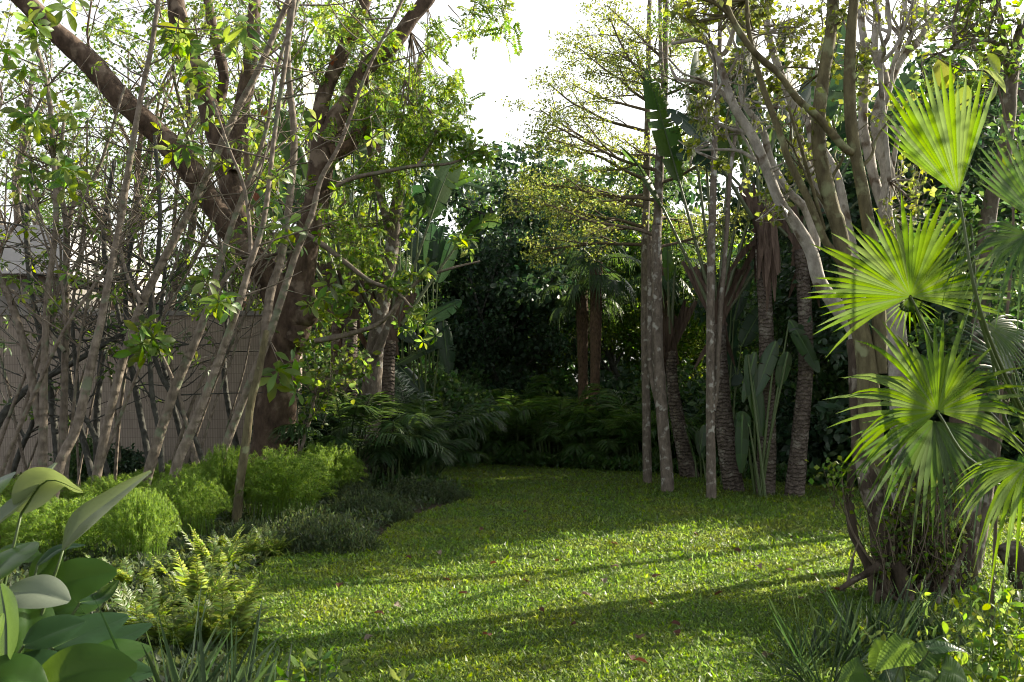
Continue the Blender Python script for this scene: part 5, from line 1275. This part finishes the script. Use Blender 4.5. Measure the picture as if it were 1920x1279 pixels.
for (k, px, top, Y, rz, lab, *wd) in [
 ('dense_a', 1025, 225, 31, .3, 'tallest dark dense tree, its crown peaking right of the sky gap', .85), ('dense_b', 1085, 260, 29, 1.3, 'dark dense tree behind the twin shaggy palms', 1.), ('dense_b', 965, 430, 28, 2.2, 'dark dense tree at the right foot of the sky gap', .9),
 ('dense_a', 1160, 290, 32, 3.1, 'dark dense tree left of the close pair of straight trunks', 1.), ('dense_c', 930, 330, 34, .9, 'paler feathery tree rising in the sky gap', .5), ('dense_c', 1260, 400, 30, 1.9, 'light green tree filling the gap between the straight trunks', 1.2), ('dense_c', 1400, 400, 27, 4, 'light green tree behind the single straight trunk', 1.2),
 ('dense_c', 1180, 380, 27, 5, 'light green tree glowing behind the left straight trunk', .9), ('dense_a', 1480, 60, 25, 5.2, 'tall dark tree looming behind the silvery limbs', .5), ('dense_b', 1620, 270, 22, .6, 'dark tree behind the vase-shaped grey tree', 1.), ('dense_b', 1760, 240, 20, 2.6, 'dark tree low behind the upper fan leaf', 1.), ('dense_b', 1800, 240, 18.6, .9, 'dark tree behind the small pot-shaped stump', 1.0), ('dense_a', 1960, 190, 19, 2.4, 'dark tree added to shade the lawn, just past the right picture edge', .85),  # the tree past the edge is added to shade the middle lawn
 ('dense_a', 2200, 230, 18.5, 4.4, 'second dark tree added to shade the lawn, unseen past the right edge', .8), ('dense_a', 2213, 300, 8.6, 1.1, 'unseen low tree added past the right edge to darken the near lawn', 1.15), ('dense_b', 1720, 250, 17.6, 2.9, 'dark tree filling the view between the stems at the right', 1.2), ('dense_a', 1880, 210, 21, 3.6, 'dark tree behind the tree at the right edge', 1.),  # the two trees past the edge are added for their lawn shadows
 ('dense_b', 860, 500, 30, 4.4, 'dark low tree under the sky gap', 1.), ('dense_a', 740, 440, 27, 5.5, 'dark tree behind the banana clump', .9), ('dense_b', 680, 300, 25, .2, 'dark tree behind the crossed-base traveller\'s palm', .9), ('dense_c', 590, 240, 24, 1.1, 'green tree behind the long right limb of the brown tree', .9), ('dense_b', 1340, 300, 33, 1.4, 'dark dense tree far behind the single straight trunk', 1.1), ('dense_a', 1550, 470, 19, 2.9, 'dark tree close behind the trunk group', .9),
 ('dense_a', 2080, 60, 19, 1.7, 'tall dark tree added for its shadow just beyond the right picture edge', 1.), ('dense_b', 2250, 40, 23, 1.2, 'tall dark tree added for its shadow farther beyond the right picture edge', 1.), ('dense_a', 1990, 120, 25, .4, 'tall dark tree added for its shadow behind the right picture edge', 1.)]:  # last three trees added past the right edge to shade lawn and hedge
    plant(k, px, top, Y, rz, lab, wd[0] if wd else 1.)
for (k, px, top, Y, rz, lab, *wd) in [
 ('thin_a', 60, -120, 24, .2, 'sparse grey-trunked tree above the house roof'), ('thin_b', 150, -160, 21, 1.4, 'sparse olive tree behind the bent grey stem'), ('thin_b', 230, -130, 26, 2.5, 'bare-branched tree behind the long left limb'), ('thin_a', 320, -140, 22, 3.3, 'sparse tree seen between the two big limbs'),
 ('thin_c', 400, -40, 25, 4.1, 'leafier tree behind the middle limb of the brown tree'), ('thin_b', 20, -100, 20, 5, 'olive bare-branched tree at the left edge'), ('thin_a', 500, -60, 24, .8, 'sparse tree rising behind the fork of the brown tree'), ('thin_c', 130, 100, 28, 1.9, 'leafy tree low behind the house'), ('thin_c', 300, 150, 27, 2.9, 'leafy tree behind the middle of the tiled wall'), ('thin_c', 430, 200, 23, 3.7, 'leafy tree at the right end of the tiled wall'),
 ('bare', 1995, -300, 12.6, .6, 'bare thick-limbed tree added beyond the right edge to streak the lawn with shadow'), ('thin_a', 2290, 0, 7.3, 3.9, 'small leafy tree added beyond the right edge to dapple the fan palm'), ('thin_c', 2361, -400, 8, 2.6, 'leafy tree added beyond the right edge, dappling the fan leaves'), ('thin_c', 20, 200, 26, 4.9, 'leafy tree behind the house at the left edge'), ('thin_a', 590, -80, 22, 5.6, 'sparse tree behind the right limb of the brown tree'), ('thin_b', 380, -150, 19.8, .5, 'bare grey tree just behind the tiled wall')]:  # trees beyond the right edge are added to cast streaks and dapples
    plant(k, px, top, Y, rz, lab, 1.)
# shrubs behind the wall and under the trees
def bush(R, Hh, n, tmpl, size):
    mb = MB(); d = nrm(rvec(n)); u = rng.uniform(.45, 1, n)[:, None]; lump = 1 + .25 * np.sin(d[:, 0:1] * 5 + 1) * np.sin(d[:, 1:2] * 4) + .15 * np.sin(d[:, 2:3] * 7)
    A = d * u * lump * np.array([R, R, Hh / 2]) + np.array([0, 0, Hh / 2]); scatter(mb, tmpl, A, d * .5 + rvec(n, .7), rng.uniform(.6, 1.2, n) * size, (0, 0, 1), .7)
    k = 40; B = A[:k] * .9; sticks(mb, np.zeros((k, 3)), B, .012, .004); return mb
BU = [bush(1.1, 2.2, 3600, TS, .17), bush(1.0, 1.7, 3000, TLW, .17)]
bu = {}
for i, (px, Y, s, lab) in enumerate([(870, 25.5, 1., 'dark bush behind the left end of the hedge'), (960, 26, 1.2, 'dark bush behind the hedge under the tallest dark tree'), (1040, 26.2, 1., 'dark bush left of the twin shaggy palms'), (1150, 26, 1.2, 'dark bush right of the twin shaggy palms'), (1250, 24, 1.1, 'dark bush behind the close pair of straight trunks'), (1330, 22, 1.1, 'dark bush behind the single straight trunk'),
    (1420, 20.5, 1.1, 'dark bush behind the shaggy-skirted palm'), (1530, 19, 1., 'dark bush right of the trunk group'), (1640, 18.5, 1.2, 'dark bush seen left of the stump through the stems'), (1750, 17.5, 1.2, 'dark bush seen above the old stump'), (1860, 17, 1.2, 'dark bush seen beside the leaning post'), (1960, 16.5, 1.2, 'dark bush cut by the right picture edge'), (800, 22, 1.1, 'dark bush under the banana leaves'), (700, 20.5, 1.1, 'dark bush behind the forked grey tree'), (600, 20, 1.2, 'dark bush behind the burl of the brown trunk'),
    (230, 16.9, .42, 'low glossy bush at the foot of the tiled wall, middle'), (160, 17, .4, 'low glossy bush at the foot of the tiled wall, left')]):
    v = i % 2; b = np.array([P(px, 800, Y)[0], Y, 0])
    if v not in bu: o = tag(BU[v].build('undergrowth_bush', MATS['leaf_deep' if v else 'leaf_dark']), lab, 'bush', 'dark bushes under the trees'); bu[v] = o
    else: o = bu[v].copy(); COL.objects.link(o); o['label'] = lab
    o.location = b; o.scale = (s, s, s); o.rotation_euler = (0, 0, random.uniform(0, 6))
# far wood that reads as one mass
mb = MB(); n = 60000
x = rng.uniform(-40, 48, n); y = 36 + rng.uniform(0, 7, n) + .012 * (x - 2) ** 2 * .3
top = 5.6 + 1.2 * np.sin(x * .5) + .8 * np.sin(x * 1.3 + 1) + np.clip((x - 2) * .35, 0, 5) + np.clip((-x - 8) * .12, 0, 1.5)
z = top * rng.uniform(0, 1, n) ** .8
scatter(mb, TS, np.stack([x, y, z], -1), rvec(n), rng.uniform(.3, .6, n), (0, 0, 1), .8)
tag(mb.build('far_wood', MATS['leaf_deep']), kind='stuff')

# ---------------------------------------------------------------- fallen leaves on the lawn
m = MB(); tv, tf = t_leaf(.33, 4, .5, .3, .5, .06); m.add(tv * .085, tf); fl = m.build('fallen_leaf', MATS['dry_leaf'])
m = MB(); m.add(tv * np.array([1.1, .8, 1.4]) * .085, tf); fp_ = m.build('fallen_leaf', MATS['pale_litter'])
first = {id(fl): True, id(fp_): True}
FL = [(831, 1098, 0), (932, 1068, 0), (980, 1099, 0), (1133, 1098, 1), (820, 1047, 1), (738, 1150, 1), (918, 1215, 0), (1258, 1187, 0), (1272, 1201, 0), (1197, 1213, 1), (1446, 1252, 1), (1186, 1264, 0), (1376, 1042, 0), (1480, 1021, 0), (1490, 1086, 0), (1220, 1145, 0), (1159, 1032, 0), (1047, 1060, 0), (1300, 1010, 0), (1160, 1075, 1), (700, 1170, 0), (1420, 1075, 1), (900, 1000, 0), (990, 970, 0), (1090, 1130, 1), (1180, 1255, 0), (1010, 1160, 0), (1355, 1125, 0), (1590, 1110, 0), (1560, 1118, 0), (1605, 1125, 1), (1530, 1095, 0), (1545, 1130, 0), (1575, 1090, 1), (1500, 1140, 0), (760, 1060, 0), (640, 1110, 0), (1330, 930, 0), (1270, 915, 0), (1100, 930, 0), (860, 1130, 0), (1240, 1090, 0), (1300, 1060, 1), (1080, 1190, 0), (700, 1215, 1)]
for i, (px, py, v) in enumerate(FL):
    o0 = fp_ if v else fl; o = o0 if first[id(o0)] else o0.copy()
    if not first[id(o0)]: COL.objects.link(o)
    first[id(o0)] = False; g = G(px, py); g[2] = .075 + float(hill(g[0], g[1])); o.location = g; o.rotation_euler = (random.uniform(-.5, .5), random.uniform(-.5, .5), random.uniform(0, 6)); s = random.uniform(.8, 1.2); o.scale = (s, s, s)
    tag(o, 'pale dry leaf lying on the sunlit grass' if v else 'reddish-brown dry leaf lying on the grass', 'leaf', 'pale fallen leaves on the lawn' if v else 'red-brown fallen leaves on the lawn')
# ---------------------------------------------------------------- low plants that carpet the beds
bed = np.array([G(*p)[:2] for p in [(-700, 1600), (-700, 1000), (-700, 895), (300, 890), (640, 885), (815, 872), (800, 906), (865, 935), (775, 965), (745, 980), (705, 1012), (520, 1045), (455, 1090), (425, 1165), (430, 1279), (430, 1600)]])
n = 150000
yy = 1 / rng.uniform(1 / 19., 1 / 4.2, n); xx = rng.uniform(-.62, -.02, n) * yy
k = inside(xx, yy, bed); xx, yy = xx[k], yy[k]; n = len(xx)
lump = .5 + .5 * np.sin(xx * 3.1 + np.sin(yy * 2.3)) * np.sin(yy * 2.7 + 1)
mb = MB(); zz = rng.uniform(0, 1, n) * (.05 + .16 * lump)
scatter(mb, t_small(.2, .06, .2), np.stack([xx, yy, zz], -1), rvec(n, .7) + [0, 0, .5], rng.uniform(.04, .10, n), (0, 0, 1), .6)
tag(mb.build('ground_cover', MATS['cover_green']), kind='stuff')
n = 60000
yy = rng.uniform(15.2, 30, n); xx = rng.uniform(-.3, .75, n) * yy
k = ~inside(xx, yy); xx, yy = xx[k], yy[k]; n = len(xx)
mb = MB(); scatter(mb, TS, np.stack([xx, yy, rng.uniform(0, .35, n) ** 1.3], -1), rvec(n, .7) + [0, 0, .5], rng.uniform(.08, .2, n), (0, 0, 1), .6)
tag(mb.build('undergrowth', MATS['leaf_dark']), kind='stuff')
